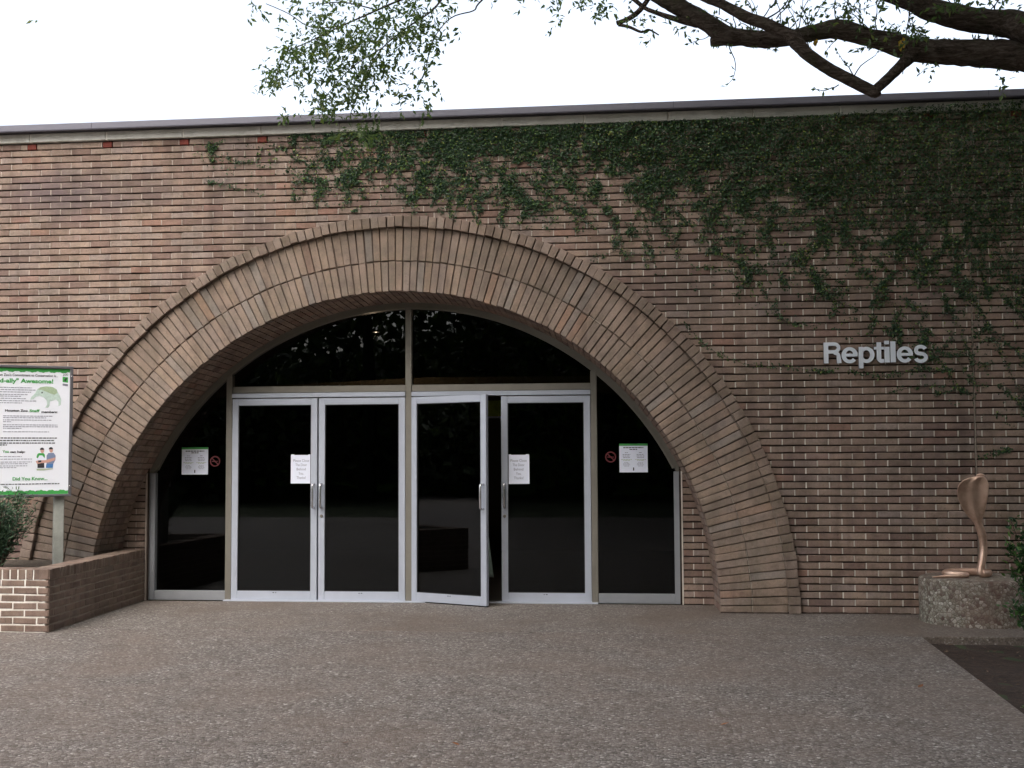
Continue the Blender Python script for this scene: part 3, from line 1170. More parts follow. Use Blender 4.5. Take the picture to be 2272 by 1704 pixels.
def handle(b, x, z0, z1, y):
    pts = []
    for k in range(9):
        t = k / 8 * PI / 2
        pts.append((x, y - 0.055 * math.sin(t), z1 - 0.02 + 0.02 * math.cos(t) - 0.0))
    pts = [(x, y, z1)] + [(x, y - 0.035 - 0.025 * math.sin(t), z1 - 0.025 + 0.025 * math.cos(t)) for t in (0, .4, .8, 1.2, PI / 2)]
    pts += [(x, y - 0.06, (z0 + z1) / 2)]
    pts += [(x, y - 0.035 - 0.025 * math.cos(t), z0 + 0.025 - 0.025 * math.sin(t)) for t in (0, .4, .8, 1.2, PI / 2)] + [(x, y, z0)]
    b.tube(pts, 0.0125, 10)


def make_door(hinge, direction, angle, label, lock):
    """leaf hung at x = hinge, reaching DW in the given direction; a positive angle swings the free edge out"""
    d = empty('door', (hinge, 0.668, 0.012), 0, building)
    d['label'] = label
    d.rotation_euler = (0, 0, -angle * direction)
    T0, T1 = -0.022, 0.022
    Z1 = 2.138
    fx = lambda u: direction * u
    def bar(name, u0, u1, z0, z1, mat=M['alu'], t0=T0, t1=T1):
        b = MB()
        x0, x1 = sorted((fx(u0), fx(u1)))
        b.bev_box(x0, x1, t0, t1, z0, z1, 0.0025)
        return b.build(name, mat, d, fix=True)
    bar('stile', 0.0, 0.068, 0.0, Z1)
    bar('stile', DW - 0.068, DW, 0.0, Z1)
    bar('rail', 0.0685, DW - 0.0685, 0.0, 0.092)
    bar('rail', 0.0685, DW - 0.0685, Z1 - 0.070, Z1)
    # glazing bead
    bd = MB()
    u0, u1, z0, z1 = 0.0685, DW - 0.0685, 0.0925, Z1 - 0.0705
    for (a, b_, c, e) in ((u0, u0 + 0.007, z0, z1), (u1 - 0.007, u1, z0, z1), (u0 + 0.0072, u1 - 0.0072, z0, z0 + 0.007), (u0 + 0.0072, u1 - 0.0072, z1 - 0.007, z1)):
        x0, x1 = sorted((fx(a), fx(b_)))
        bd.box(x0, x1, -0.016, 0.016, c, e)
    bd.build('glazing_bead', M['black'], d)
    b = MB()
    x0, x1 = sorted((fx(u0 + 0.002), fx(u1 - 0.002)))
    b.box(x0, x1, -0.003, 0.003, z0 + 0.002, z1 - 0.002)
    b.build('pane', M['glass'], d)
    b = MB()
    handle(b, fx(DW - 0.034), 0.975, 1.225, T0)
    b.build('handle', M['chrome'], d, smooth=True, fix=True)
    if lock:
        b = MB()
        V, F = lathe([(0.017, 0.0), (0.017, 0.006), (0.012, 0.010), (0.006, 0.010)], 16)
        b.add([(fx(DW - 0.034) + x, T0 - z, 0.885 + y) for x, y, z in V], F)
        b.build('lock', M['alu_dark'], d, fix=True)
    b = MB()
    for (u, w_) in ((DW / 2 - 0.01, 0.016), (DW / 2 + 0.016, 0.007), (DW / 2 + 0.026, 0.005)):
        x0, x1 = sorted((fx(u), fx(u + w_)))
        b.box(x0, x1, T0 - 0.0012, T0 + 0.004, 0.072, 0.080)
    b.build('maker_plate', M['dark_ink'], d)
    bar('kick_sweep', 0.004, DW - 0.004, -0.0095, -0.0006, M['black'], -0.012, 0.012)
    return d


make_door(-1.922, 1, 0, 'closed glazed aluminium door leaf with a taped notice beside its handle', False)
make_door(-0.036, -1, 0, 'closed glazed aluminium door leaf with a round lock left of the centre post', True)
open_door = make_door(0.040, 1, math.radians(25), 'glazed aluminium door leaf standing ajar towards the plaza', False)
make_door(1.922, -1, 0, 'closed glazed aluminium door leaf with notice and round lock right of the gap', True)

# things seen through the gap
p0 = at_depth(1095, 905, 2.6)
b = MB()
b.bev_box(p0.x - 0.28, p0.x + 0.28, 2.6, 2.62, p0.z - 0.10, p0.z + 0.09, 0.002)
po = b.build('wall_poster', M['poster'], None, fix=True)
tag(po, 'yellow green panel seen through the gap of the open door', 'poster')
b = MB()
b.bev_box(p0.x - 0.28, p0.x + 0.28, 2.595, 2.625, p0.z - 0.125, p0.z - 0.103, 0.002)
b.build('ledge', M['paper'], po, fix=True)
b = MB()
pc0, pc1 = at_depth(1085, 1190, 0.95), at_depth(1090, 1281, 0.95)
V, F = [], []
for i in range(9):
    t = i / 8
    z = pc0.z + (pc1.z - pc0.z) * t
    x0 = pc0.x - 0.06
    wv = 0.055 + 0.055 * t
    for k in range(7):
        u = k / 6
        V.append((x0 + wv * u, 0.95 + 0.015 * math.sin(u * 9 + t), z))
for i in range(8):
    for k in range(6):
        a = i * 7 + k
        F.append((a, a + 1, a + 8, a + 7))
b.add(V, F)
cl = b.build('hanging_cloth', M['cloth'], None, smooth=True)
md = cl.modifiers.new('thickness', 'SOLIDIFY')
md.thickness = 0.004
tag(cl, 'pale green cloth hanging just inside the open door', 'cloth')


# ================================================================ TEXT
def text_mesh(body, size, mat, bold=0.0, extrude=0.0004, shear=0.0):
    cu = bpy.data.curves.new('text', 'FONT')
    cu.body = body
    cu.size = size
    cu.offset = bold
    cu.extrude = extrude
    cu.shear = shear
    cu.resolution_u = 3
    tmp = bpy.data.objects.new('text', cu)
    COL.objects.link(tmp)
    dg = bpy.context.evaluated_depsgraph_get()
    me = bpy.data.meshes.new_from_object(tmp.evaluated_get(dg))
    bpy.data.objects.remove(tmp, do_unlink=True)
    me.materials.clear()
    me.materials.append(mat)
    return me


def put_text(name, body, size, mat, parent, x, y, z, align='L', width=None, bold=0.0):
    """text in the parent's XZ plane facing -Y"""
    me = text_mesh(body, size, mat, bold)
    xs = [v.co.x for v in me.vertices]
    w = max(xs) - min(xs)
    sx = (width / w) if width else 1.0
    x_ = x - min(xs) * sx
    if align == 'C':
        x_ -= w * sx / 2
    if align == 'R':
        x_ -= w * sx
    o = link(name, me, parent)
    o.rotation_euler = (PI / 2, 0, 0)
    o.location = (x_, y, z)
    o.scale = (sx, 1, 1)
    return o


# ---- notices on the doors and side lights
def paper_notice(x0, x1, z0, z1, y, label, tilt):
    t = empty('paper_notice', ((x0 + x1) / 2, y, z0), 0)
    t.rotation_euler = (0, tilt, 0)
    tag(t, label, 'notice', 'please close the door notices')
    w, h = x1 - x0, z1 - z0
    b = MB()
    b.box(-w / 2, w / 2, -0.0012, 0.0, 0, h)
    b.build('sheet', M['paper'], t)
    for i, s in enumerate(('Please Close', 'The Door', 'Behind', 'You.', 'Thanks!')):
        put_text('lettering', s, 0.040, M['ink'], t, 0, -0.0018, h * (0.76 - 0.150 * i), 'C', (0.17, 0.125, 0.10, 0.055, 0.10)[i])
    for sx in (-1, 1):
        b = MB()
        b.box(sx * (w / 2 - 0.02) - 0.016, sx * (w / 2 - 0.02) + 0.016, -0.0016, -0.0013, h - 0.010, h + 0.006)
        b.build('tape', M['paper'], t)
    return t


paper_notice(-1.278, -1.052, 1.242, 1.545, 0.662, 'white please-close notice on the leftmost door leaf', 0.004)
paper_notice(1.056, 1.282, 1.232, 1.535, 0.662, 'white please-close notice on the right door leaf beside the gap', -0.006)


def rules_notice(x0, x1, z0, z1, y, label):
    t = empty('visitor_notice', ((x0 + x1) / 2, y, z0))
    tag(t, label, 'notice', 'square visitor notices on the side panes')
    w, h = x1 - x0, z1 - z0
    b = MB()
    b.box(-w / 2, w / 2, -0.0025, 0.0, 0, h)
    b.build('sheet', M['paper'], t)
    b = MB()
    b.box(-w / 2, w / 2, -0.0035, -0.0027, h - 0.022, h)
    b.build('green_band', M['green_ink'], t)
    b = MB()
    rnd = random.Random(5)
    def words_(x, wd, z, th):
        xx = x
        while xx < x + wd - 0.004:
            l = min(rnd.uniform(0.012, 0.03), x + wd - xx)
            b.box(xx, xx + l, -0.0032, -0.0028, z, z + th)
            xx += l + 0.005
    words_(-0.105, 0.21, h - 0.046, 0.010)
    words_(-0.04, 0.08, h - 0.064, 0.009)
    b.build('heading', M['dark_ink'], t)
    b = MB()
    for cx_ in (-0.072, 0.072):
        words_(cx_ - 0.015, 0.03, h - 0.095, 0.006)
        for k, wd in enumerate((0.08, 0.08, 0.07)):
            words_(cx_ - wd / 2, wd, h - 0.115 - k * 0.016, 0.006)
        for k, wd in enumerate((0.05, 0.07, 0.07, 0.05)):
            words_(cx_ - wd / 2, wd, h - 0.198 - k * 0.012, 0.004)
    tag(b.build('small_print', M['ink'], t), kind='stuff')
    b = MB()
    for cx_ in (-0.072, 0.072):
        words_(cx_ - 0.055, 0.11, h - 0.168, 0.006)
        words_(cx_ - 0.035, 0.07, h - 0.178, 0.005)
    b.build('olive_print', M['pale_ink'], t)
    b = MB()
    b.box(-0.006, 0.006, -0.0032, -0.0028, 0.018, 0.050)
    b.build('emblem', M['dark_ink'], t)
    return t


rules_notice(-2.508, -2.214, 1.340, 1.634, GY - 0.001, 'square white notice with green top band on the left side pane')
rules_notice(2.218, 2.512, 1.348, 1.645, GY - 0.001, 'square white notice with green top band on the right side pane')


def no_smoking(x, z, label):
    t = empty('no_smoking_sticker', (x, GY - 0.001, z))
    tag(t, label, 'sticker', 'red no smoking stickers')
    n = 28
    b = MB()
    V, F = [], []
    for k in range(n):
        a = 2 * PI * k / n
        V += [(0.058 * math.cos(a), -0.001, 0.058 * math.sin(a)), (0.044 * math.cos(a), -0.001, 0.044 * math.sin(a))]
    for k in range(n):
        k2 = (k + 1) % n
        F.append((2 * k, 2 * k2, 2 * k2 + 1, 2 * k + 1))
    c = 0.7071
    V0 = len(V)
    for (u, v) in ((-0.045, -0.006), (0.045, -0.006), (0.045, 0.006), (-0.045, 0.006)):
        V.append(((u + v) * c, -0.0012, (-u + v) * c))
    F.append((V0, V0 + 1, V0 + 2, V0 + 3))
    b.add(V, F)
    b.build('ring', M['red_ink'], t)
    b = MB()
    b.box(-0.036, 0.018, -0.0008, -0.0004, -0.007, 0.005)
    b.box(0.021, 0.033, -0.0008, -0.0004, -0.007, 0.005)
    b.build('cigarette', M['red_ink'], t)
    return t


no_smoking(-2.136, 1.482, 'red no smoking sticker on the left side pane')
no_smoking(2.128, 1.508, 'red no smoking sticker on the right side pane')

# ---- the wall lettering, drawn stroke by stroke
LS = 0.977 / 1717.0            # metres for each unit of the drawing below
lettering = empty('wall_lettering', (4.213, -0.030, 2.402))
tag(lettering, 'grey metal letters reading Reptiles on the brick wall', 'sign')


def stroke(b, pts, widths, y0, y1):
    """flat band along pts (drawing units), extruded from y0 (front) to y1"""
    P = [Vector((x, z, 0)) for x, z in pts]
    L_, R_ = [], []
    for i, p in enumerate(P):
        t = (P[min(i + 1, len(P) - 1)] - P[max(i - 1, 0)]).normalized()
        n = Vector((-t.y, t.x, 0))
        w = widths[i] if hasattr(widths, '__len__') else widths
        L_.append(p + n * w / 2)
        R_.append(p - n * w / 2)
    n = len(P)
    V = []
    for yy in (y0, y1):
        V += [(q.x * LS, yy, q.y * LS) for q in L_] + [(q.x * LS, yy, q.y * LS) for q in R_]
    F = []
    for i in range(n - 1):
        F.append((i, i + 1, n + i + 1, n + i))
        F.append((2 * n + i, 3 * n + i, 3 * n + i + 1, 2 * n + i + 1))
        F.append((i, 2 * n + i, 2 * n + i + 1, i + 1))
        F.append((n + i, n + i + 1, 3 * n + i + 1, 3 * n + i))
    F += [(0, n, 3 * n, 2 * n), (n - 1, 3 * n - 1, 4 * n - 1, 2 * n - 1)]
    b.add(V, F)


def ell(cx, cz, rx, rz, a0, a1, n=22):
    return [(cx + rx * math.cos(math.radians(a0 + (a1 - a0) * i / n)), cz + rz * math.sin(math.radians(a0 + (a1 - a0) * i / n))) for i in range(n + 1)]


def wid(pts, cx, cz, rx, rz, wv, wh):
    out = []
    for x, z in pts:
        c = abs((x - cx) / rx)
        out.append(wh + (wv - wh) * min(1, c) ** 2)
    return out


def letter(strokes):
    b = MB()
    for k, (pts, w) in enumerate(strokes):
        stroke(b, pts, w, -0.0004 * k, 0.030)
    o = b.build('letter', M['letter'], lettering, fix=True)
    o.data.materials.append(M['letter_side'])
    for p_ in o.data.polygons:
        if abs(p_.normal.y) < 0.5:
            p_.material_index = 1
    return o


def letter_e(x0):
    cx, cz, rx, rz = x0 + 134, 134, 98, 110
    arc = ell(cx, cz, rx, rz, 2, 322, 40)
    return letter([(arc, wid(arc, cx, cz, rx, rz, 74, 58)), ([(cx - 82, cz + 2), (cx + 132, cz + 2)], 50)])


letter([([(39, 0), (39, 357)], 78), ([(76, 328), (170, 328)] + ell(176, 262, 72, 66, 88, -88, 18) + [(170, 196), (76, 196)], 60),
        ([(170, 182)] + ell(172, 120, 74, 58, 80, 8, 10) + [(250, 60), (256, 0)], [56] + [64] * 11 + [72, 76])])       # R
letter_e(295)
cx, cz = 292 + 415, 137
arc = ell(cx, cz, 96, 108, 180, 540, 44)
letter([([(617, -92), (617, 272)], 76), (arc, wid(arc, cx, cz, 96, 108, 76, 60))])        # p
letter([([(915, 348), (915, 90)] + ell(953, 76, 38, 46, 180, 268, 8) + [(998, 32)], [76] * 2 + [74] * 3 + [66] * 6 + [58]), ([(832, 248), (996, 248)], 46)])   # t
letter([([(1047, 3), (1047, 268)], 86), ([(1043, 312), (1043, 372)], 80)])                 # i
letter([([(1146, 5), (1146, 360)], 86)])                                                  # l
letter_e(1206)
s_pts = ell(1600, 205, 78, 60, 18, 180, 16)[:-3] + ell(1596, 198, 74, 54, 170, 262, 10)[1:] + ell(1604, 82, 80, 62, 84, -60, 14) + ell(1598, 80, 82, 62, -70, -165, 10)
letter([(s_pts, 62)])                                                                     # s

# ================================================================ PLANTER
planter = empty('brick_planter', (-2.73, -1.75, 0))
tag(planter, 'low brown brick planter with upright brick rim left of the doors', 'planter')
PZ = 7 * 0.0655
P0, P1 = Vector((-2.73, -1.75, 0)), Vector((-2.852, 0.575, 0))      # side towards the doors
P2 = Vector((-7.0, -1.66, 0))                                         # far end of the front


def local(v):
    return Vector(v) - P0


pcore = MB()
th = 0.20


def wall_box(b, a, c, inset, t, z0, z1):
    """box along a -> c, its outer face set back by inset; outer side is to the right of a -> c"""
    d = (c - a).normalized()
    n = Vector((d.y, -d.x, 0))
    q = [a - n * inset, c - n * inset, c - n * t, a - n * t]
    q = [local(p_) for p_ in q]
    V = [(p_.x, p_.y, z0) for p_ in q] + [(p_.x, p_.y, z1) for p_ in q]
    b.add(V, [(0, 3, 2, 1), (4, 5, 6, 7), (0, 1, 5, 4), (1, 2, 6, 5), (2, 3, 7, 6), (3, 0, 4, 7)])


dF = (P0 - P2).normalized()
dS = (P1 - P0).normalized()
# front mortar (repointed white) and side mortar (smeared grey)
wall_box(pcore, P2, P0 - dF * 0.035, 0.0055, th, 0.0, PZ + 0.085)
pc = pcore.build('front_mortar', M['white_mortar'], planter, fix=True)
pcore = MB()
wall_box(pcore, P0 + dS * 0.035, P1, 0.0045, th, 0.0, PZ + 0.086)
ps = pcore.build('side_mortar', M['grey_mortar'], planter, fix=True)


def lay(a, c, z, h, lens, jw, start, mat_parent, prefix, depth=0.09, head=False):
    d = (c - a).normalized()
    rz = math.atan2(d.y, d.x)
    L_ = (c - a).length
    x = start
    k = 0
    while x < L_:
        w = lens if not hasattr(lens, '__len__') else lens[k % len(lens)]
        x0, x1 = max(x, 0.0), min(x + w, L_)
        if x1 - x0 > 0.02:
            b = MB()
            V, F = brick_shape(x1 - x0 - jw, h, depth, 0.005, 0.003)
            b.add(V, F)
            o = b.build('brick', M['planter_brick'], mat_parent)
            pnt = a + d * ((x0 + x1) / 2)
            pl = local(pnt)
            o.location = (pl.x, pl.y, z + random.uniform(-0.0015, 0.0015))
            o.rotation_euler = (random.uniform(-.008, .008), random.uniform(-.006, .006), rz + random.uniform(-.006, .006))
            o['rnd'] = 0.03 + 0.94 * random.random()
        x += w
        k += 1


FA = Vector((-5.6, P0.y + (P2.y - P0.y) * (5.6 - 2.73) / (7.0 - 2.73), 0))
LF = (P0 - FA).length
for r in range(7):
    z = (r + 0.5) * 0.0655
    lay(FA, P0, z, 0.0655 - 0.014, 0.225, 0.013, (LF % 0.225) - 0.225 - (0.11 if r % 2 else 0.0), pc, 'f')
    lay(P0 + dS * 0.004, P1, z, 0.0655 - 0.012, 0.225, 0.010, -(0.0 if r % 2 else 0.115), ps, 's')
lay(FA, P0, PZ + 0.046, 0.090, 0.0735, 0.011, (LF % 0.0735) - 0.0735, pc, 'f', 0.19)
lay(P0 + dS * 0.075, P1, PZ + 0.046, 0.090, 0.0735, 0.010, 0, ps, 's', 0.19)
lay(P0 + dS * 0.004, P0 + dS * 0.077, PZ + 0.046, 0.090, 0.0735, 0.004, 0, ps, 's', 0.09)
soil = MB()
V, F = [], []
nx, ny = 70, 36
for j in range(ny + 1):
    for i in range(nx + 1):
        x = -7.0 + (4.10) * i / nx
        y = -1.56 + 1.55 * j / ny
        z = 0.478 + 0.02 * mnoise.noise(Vector((x * 3, y * 3, 2))) + 0.012 * mnoise.noise(Vector((x * 12, y * 12, 9)))
        q = local((x, y, 0))
        V.append((q.x, q.y, z))
for j in range(ny):
    for i in range(nx):
        a = j * (nx + 1) + i
        F.append((a, a + 1, a + nx + 2, a + nx + 1))
soil.add(V, F)
so = soil.build('soil', M['planter_soil'], planter, smooth=True)

# ================================================================ INFORMATION SIGN
SA = math.radians(33)
SR = Vector((-3.115, -0.585, 0))             # lower right corner of the sign frame, on plan
SW, SH, SZ = 0.90, 1.275, 1.150
sign = empty('information_sign', (SR.x, SR.y, 0.50), SA)
tag(sign, 'white information board with green wavy borders standing in the brick planter', 'sign')
board = empty('board', (0, 0, SZ - 0.50), 0, sign)
b = MB()
b.bev_box(-SW + 0.02, -0.02, -0.004, 0.016, 0.015, SH - 0.015, 0.002)
b.build('panel', M['sign_panel'], board, fix=True)
for (x0, x1, z0, z1) in ((-SW, 0, 0, 0.026), (-SW, 0, SH - 0.026, SH), (-SW, -SW + 0.030, 0.0265, SH - 0.0265), (-0.030, 0, 0.0265, SH - 0.0265)):
    b = MB()
    b.bev_box(x0, x1, -0.022, 0.030, z0, z1, 0.004)
    b.build('frame_bar', M['sign_frame'], board, fix=True)


def BZ(cy):
    return (321 - cy * 0.211) / 226.5


def BU(cx, cy=600):
    return -((158 + 4.7 * BZ(cy) / SH) - cx * 0.211) / 245.0


for up in (0, 1):
    b = MB()
    n = 90
    V = []
    for i in range(n + 1):
        x = -SW + 0.031 + (SW - 0.062) * i / n
        wv = 0.036 + 0.005 * math.sin(i * 0.62) + 0.0025 * math.sin(i * 1.7)
        if up:
            V += [(x, -0.0055, SH - 0.0265), (x, -0.0055, SH - 0.0265 - wv)]
        else:
            V += [(x, -0.0055, 0.0265 + wv), (x, -0.0055, 0.0265)]
    b.add(V, [(2 * i, 2 * i + 1, 2 * i + 3, 2 * i + 2) for i in range(n)])
    b.build('wavy_border', M['sign_green'], board, fix=True)
TY = -0.0056


def board_text(name, body, cx0, cx1, cy, size, mat, bold=0.0008):
    """heading whose baseline and both ends are given on the board; ends may lie outside the photograph"""
    x0, x1 = BU(cx0, cy), BU(cx1, cy)
    return put_text(name, body, size, mat, board, x0, TY, BZ(cy), 'L', x1 - x0, bold)


board_text('title', "Houston Zoo's Commitment to Conservation is...", -95, 605, 268, 0.034, M['dark_ink'], 0.0006)
board_text('title', '"Toad-ally" Awesome!', -160, 555, 335, 0.056, M['sign_green'], 0.0020)
board_text('heading', 'Houston Zoo', 50, 285, 636, 0.030, M['dark_ink'], 0.0011)
board_text('heading', 'Staff', 305, 412, 638, 0.034, M['sign_green'], 0.0011)
board_text('heading', 'members:', 430, 600, 646, 0.030, M['dark_ink'], 0.0011)
board_text('heading', 'You', 25, 90, 1060, 0.032, M['sign_green'], 0.0011)
board_text('heading', 'can help:', 105, 260, 1062, 0.029, M['dark_ink'], 0.0010)
board_text('heading', 'Did You Know...', 130, 495, 1346, 0.044, M['sign_green'], 0.0013)
rnd = random.Random(3)


def print_line(b, cx0, cx1, cy, th):
    x, x1 = BU(cx0, cy), BU(cx1, cy)
    z = BZ(cy)
    while x < x1 - 0.006:
        l = min(rnd.uniform(0.010, 0.034), x1 - x)
        b.box(x, x + l, TY - 0.0004, TY + 0.0006, z, z + th)
        x += l + 0.006


b = MB()
for cy, e in ((390, 330), (413, 368), (436, 320), (462, 290), (480, 215), (503, 265), (527, 385), (549, 225)):
    print_line(b, -90, e, cy, 0.0062)
for cy, e in ((684, 550), (702, 480), (726, 535), (744, 110), (776, 600), (795, 605), (812, 220), (848, 510)):
    print_line(b, 30, e, cy, 0.0062)
for cy, e in ((1104, 225), (1130, 340), (1160, 330), (1178, 290), (1200, 285), (1218, 180)):
    print_line(b, -90, e, cy, 0.0058)
tag(b.build('small_print', M['ink'], board), kind='stuff')
b = MB()
for cy, e in ((914, 595), (940, 575), (966, 575), (986, 80)):
    print_line(b, -90, e, cy, 0.0095)
print_line(b, -20, 622, 1390, 0.0085)
tag(b.build('bold_print', M['dark_ink'], board), kind='stuff')


def flat_shape(name, pts, mat, y):
    b_ = MB()
    b_.add([(BU(x, z), y, BZ(z)) for x, z in pts], [tuple(range(len(pts)))])
    return b_.build(name, mat, board, fix=True)


M['toad'] = simple_mat('printed toad', (0.50, 0.62, 0.56), 0.6, 0, 0.35, 60)
M['toad2'] = simple_mat('printed toad back', (0.36, 0.46, 0.30), 0.6, 0, 0.5, 90)
M['skin'] = simple_mat('printed skin', (0.58, 0.33, 0.27), 0.6, 0, 0.1, 40)
M['blue'] = simple_mat('printed blue shirt', (0.20, 0.25, 0.38), 0.6, 0, 0.1, 40)
M['denim'] = simple_mat('printed denim', (0.07, 0.20, 0.45), 0.6, 0, 0.1, 40)
flat_shape('toad_picture', [(310, 510), (325, 480), (365, 440), (385, 400), (420, 376), (480, 368), (545, 372), (590, 395), (605, 430), (625, 465), (640, 505), (635, 560), (610, 572), (612, 530), (585, 505), (555, 515), (520, 525),
                            (515, 570), (500, 592), (470, 590), (490, 560), (485, 515), (450, 480), (410, 468), (370, 480), (345, 505)], M['toad'], TY)
flat_shape('toad_picture', [(390, 405), (420, 378), (480, 370), (545, 374), (588, 397), (600, 432), (570, 455), (520, 440), (470, 420), (430, 405)], M['toad2'], TY - 0.0003)
flat_shape('toad_picture', [(428, 430), (444, 428), (446, 440), (430, 441)], M['dark_ink'], TY - 0.0006)
flat_shape('emblem', [(655, 262), (712, 268), (712, 325), (655, 318)], M['sign_green'], TY)
flat_shape('emblem', [(668, 300), (690, 275), (704, 282), (690, 312)], M['dark_ink'], TY - 0.0004)
board_text('emblem', 'ZOO', 658, 714, 252, 0.030, M['dark_ink'], 0.0003)
flat_shape('emblem', [(655, 334), (712, 340), (712, 362), (655, 356)], M['ink'], TY)


def pict(pts, mat, dy=0.0):
    flat_shape('people_picture', pts, mat, TY - dy)


pict([(378, 1150), (384, 1100), (400, 1070), (455, 1070), (470, 1100), (462, 1165), (385, 1165)], M['paper'], 0.0003)
pict([(378, 1110), (386, 1080), (402, 1066), (455, 1066), (468, 1085), (466, 1120), (440, 1090), (410, 1090), (392, 1120)], M['sign_green'], 0.0005)
pict([(388, 1165), (460, 1165), (462, 1220), (390, 1220)], M['dark_ink'], 0.0004)
pict([(485, 1170), (486, 1090), (505, 1065), (560, 1062), (582, 1095), (578, 1140), (555, 1180), (485, 1185)], M['blue'], 0.0004)
pict([(482, 1182), (556, 1178), (552, 1220), (478, 1220)], M['denim'], 0.0005)
pict([(370, 1150), (400, 1140), (470, 1140), (560, 1115), (582, 1110), (574, 1140), (500, 1165), (430, 1170), (385, 1178)], M['skin'], 0.0008)
pict([(395, 1145), (430, 1140), (430, 1160), (398, 1164)], M['dark_ink'], 0.0010)
for (hx, hz) in ((440, 1040), (534, 1035)):
    pict([(hx + 20 * math.cos(a * PI / 8), hz + 26 * math.sin(a * PI / 8)) for a in range(16)], M['skin'], 0.0006)
    pict([(hx - 3 + 23 * math.cos(a * PI / 8), hz - 8 - 24 * math.sin(a * PI / 8)) for a in range(9)], M['dark_ink'], 0.0009)
pict([(380, 1228), (555, 1226), (552, 1234), (455, 1246), (382, 1246)], M['pale_ink'], 0.0003)
for px_ in (-0.105, -SW + 0.105):
    b = MB()
    b.bev_box(px_ - 0.047, px_ + 0.047, 0.032, 0.127, -0.12, SZ - 0.50 + SH - 0.10, 0.006)
    b.build('post', M['post_wood'], sign, fix=True)
for zz in (0.10, SH - 0.10):
    b = MB()
    V, F = lathe([(0.006, 0.0), (0.006, 0.003), (0.003, 0.005)], 10)
    b.add([(-0.015 + x, -0.022 - z, zz + y) for x, y, z in V], F)
    b.build('screw', M['chrome'], board, fix=True)

# ================================================================ PEDESTAL AND COBRA
DX, DY, DR, DH = 5.475, -0.42, 0.50, 0.402
b = MB()
prof = [(DR + 0.004, -0.05), (DR + 0.004, 0.0), (DR, 0.05), (DR, DH - 0.03), (DR - 0.008, DH - 0.012), (DR - 0.024, DH - 0.002), (DR - 0.05, DH), (0.02, DH)]
V, F = lathe(prof, 56)
V2 = []
for x, y, z in V:
    r_ = math.hypot(x, y)
    k = 1 + 0.012 * mnoise.noise(Vector((x * 5, y * 5, z * 5))) + 0.006 * mnoise.noise(Vector((x * 17, y * 17, z * 17)))
    V2.append((x * k, y * k, z))
b.add(V2, F)
ped = b.build('pedestal', M['drum'], None, smooth=True, fix=True)
ped.location = (DX, DY, 0)
tag(ped, 'round pebble concrete pedestal under the cobra statue', 'pedestal')

cobra = empty('cobra_statue', (5.498, -0.52, DH))
tag(cobra, 'copper coloured cobra statue rearing with spread hood on the pedestal', 'statue')
# each section: centre x, height, depth y, half width, half thickness, forward cup of the rim
SEC = [(0.848, .985, 0, .034), (0.842, .935, 0, .036), (0.850, .900, 0, .036), (0.862, .850, 0, .035), (0.875, .800, 0, .035), (0.883, .750, 0, .034), (0.885, .700, 0, .034), (0.882, .650, 0, .035),
       (0.876, .600, 0, .038), (0.864, .560, 0, .039), (0.850, .520, 0, .036)]
z_of = lambda v: (0.985 - v) * 0.965 + 0.012
sections = []
for (cx, v, dy, r_) in SEC:
    s_ = (0.985 - v)
    sections.append((cx - 0.848, z_of(v), 0.05 * math.sin(s_ * 5.0), r_, r_ * 0.95, 0.0))
HOOD = [(0.834, .480, .036, .030), (0.821, .450, .053, .026), (0.803, .400, .084, .021), (0.792, .350, .103, .018), (0.783, .300, .119, .016), (0.777, .250, .132, .015), (0.776, .200, .140, .015),
        (0.779, .150, .140, .016), (0.789, .105, .125, .018), (0.805, .075, .100, .021), (0.830, .055, .062, .024), (0.845, .045, .042, .026)]
for (cx, v, hw, ht) in HOOD:
    t = (0.48 - v) / 0.44
    sections.append((cx - 0.848, z_of(v), 0.05 * math.sin(0.505 * 5) - 0.055 * t, hw, ht, 0.30 * max(0, hw - 0.04)))
b = MB()
n = 24
V, F = [], []
for (cx, z, y, hw, ht, cup) in sections:
    for k in range(n):
        a = 2 * PI * k / n
        c, s_ = math.cos(a), math.sin(a)
        cs = math.copysign(abs(c) ** 0.9, c)
        x = hw * cs
        yy = ht * s_
        # cupped hood: rims come towards the viewer, a body ridge runs down the middle
        rel = abs(x) / max(hw, 1e-4)
        yy += -cup * 1.6 * rel ** 2
        if hw > 0.045:
            ridge = math.exp(-(x / 0.026) ** 2) * 0.020 + 0.004 * math.cos(x * 150) * max(0, 1 - rel)
            yy += -ridge if s_ < 0 else ridge
        V.append((cx + x, y + yy, z))
for i in range(len(sections) - 1):
    for k in range(n):
        k2 = (k + 1) % n
        F.append((i * n + k, i * n + k2, (i + 1) * n + k2, (i + 1) * n + k))
F.append(tuple(range((len(sections) - 1) * n, len(sections) * n)))
F.append(tuple(reversed(range(n))))
b.add(V, F)
body = b.build('body', M['bronze'], cobra, smooth=True, fix=True)
md = body.modifiers.new('smooth', 'SUBSURF')
md.levels = md.render_levels = 1
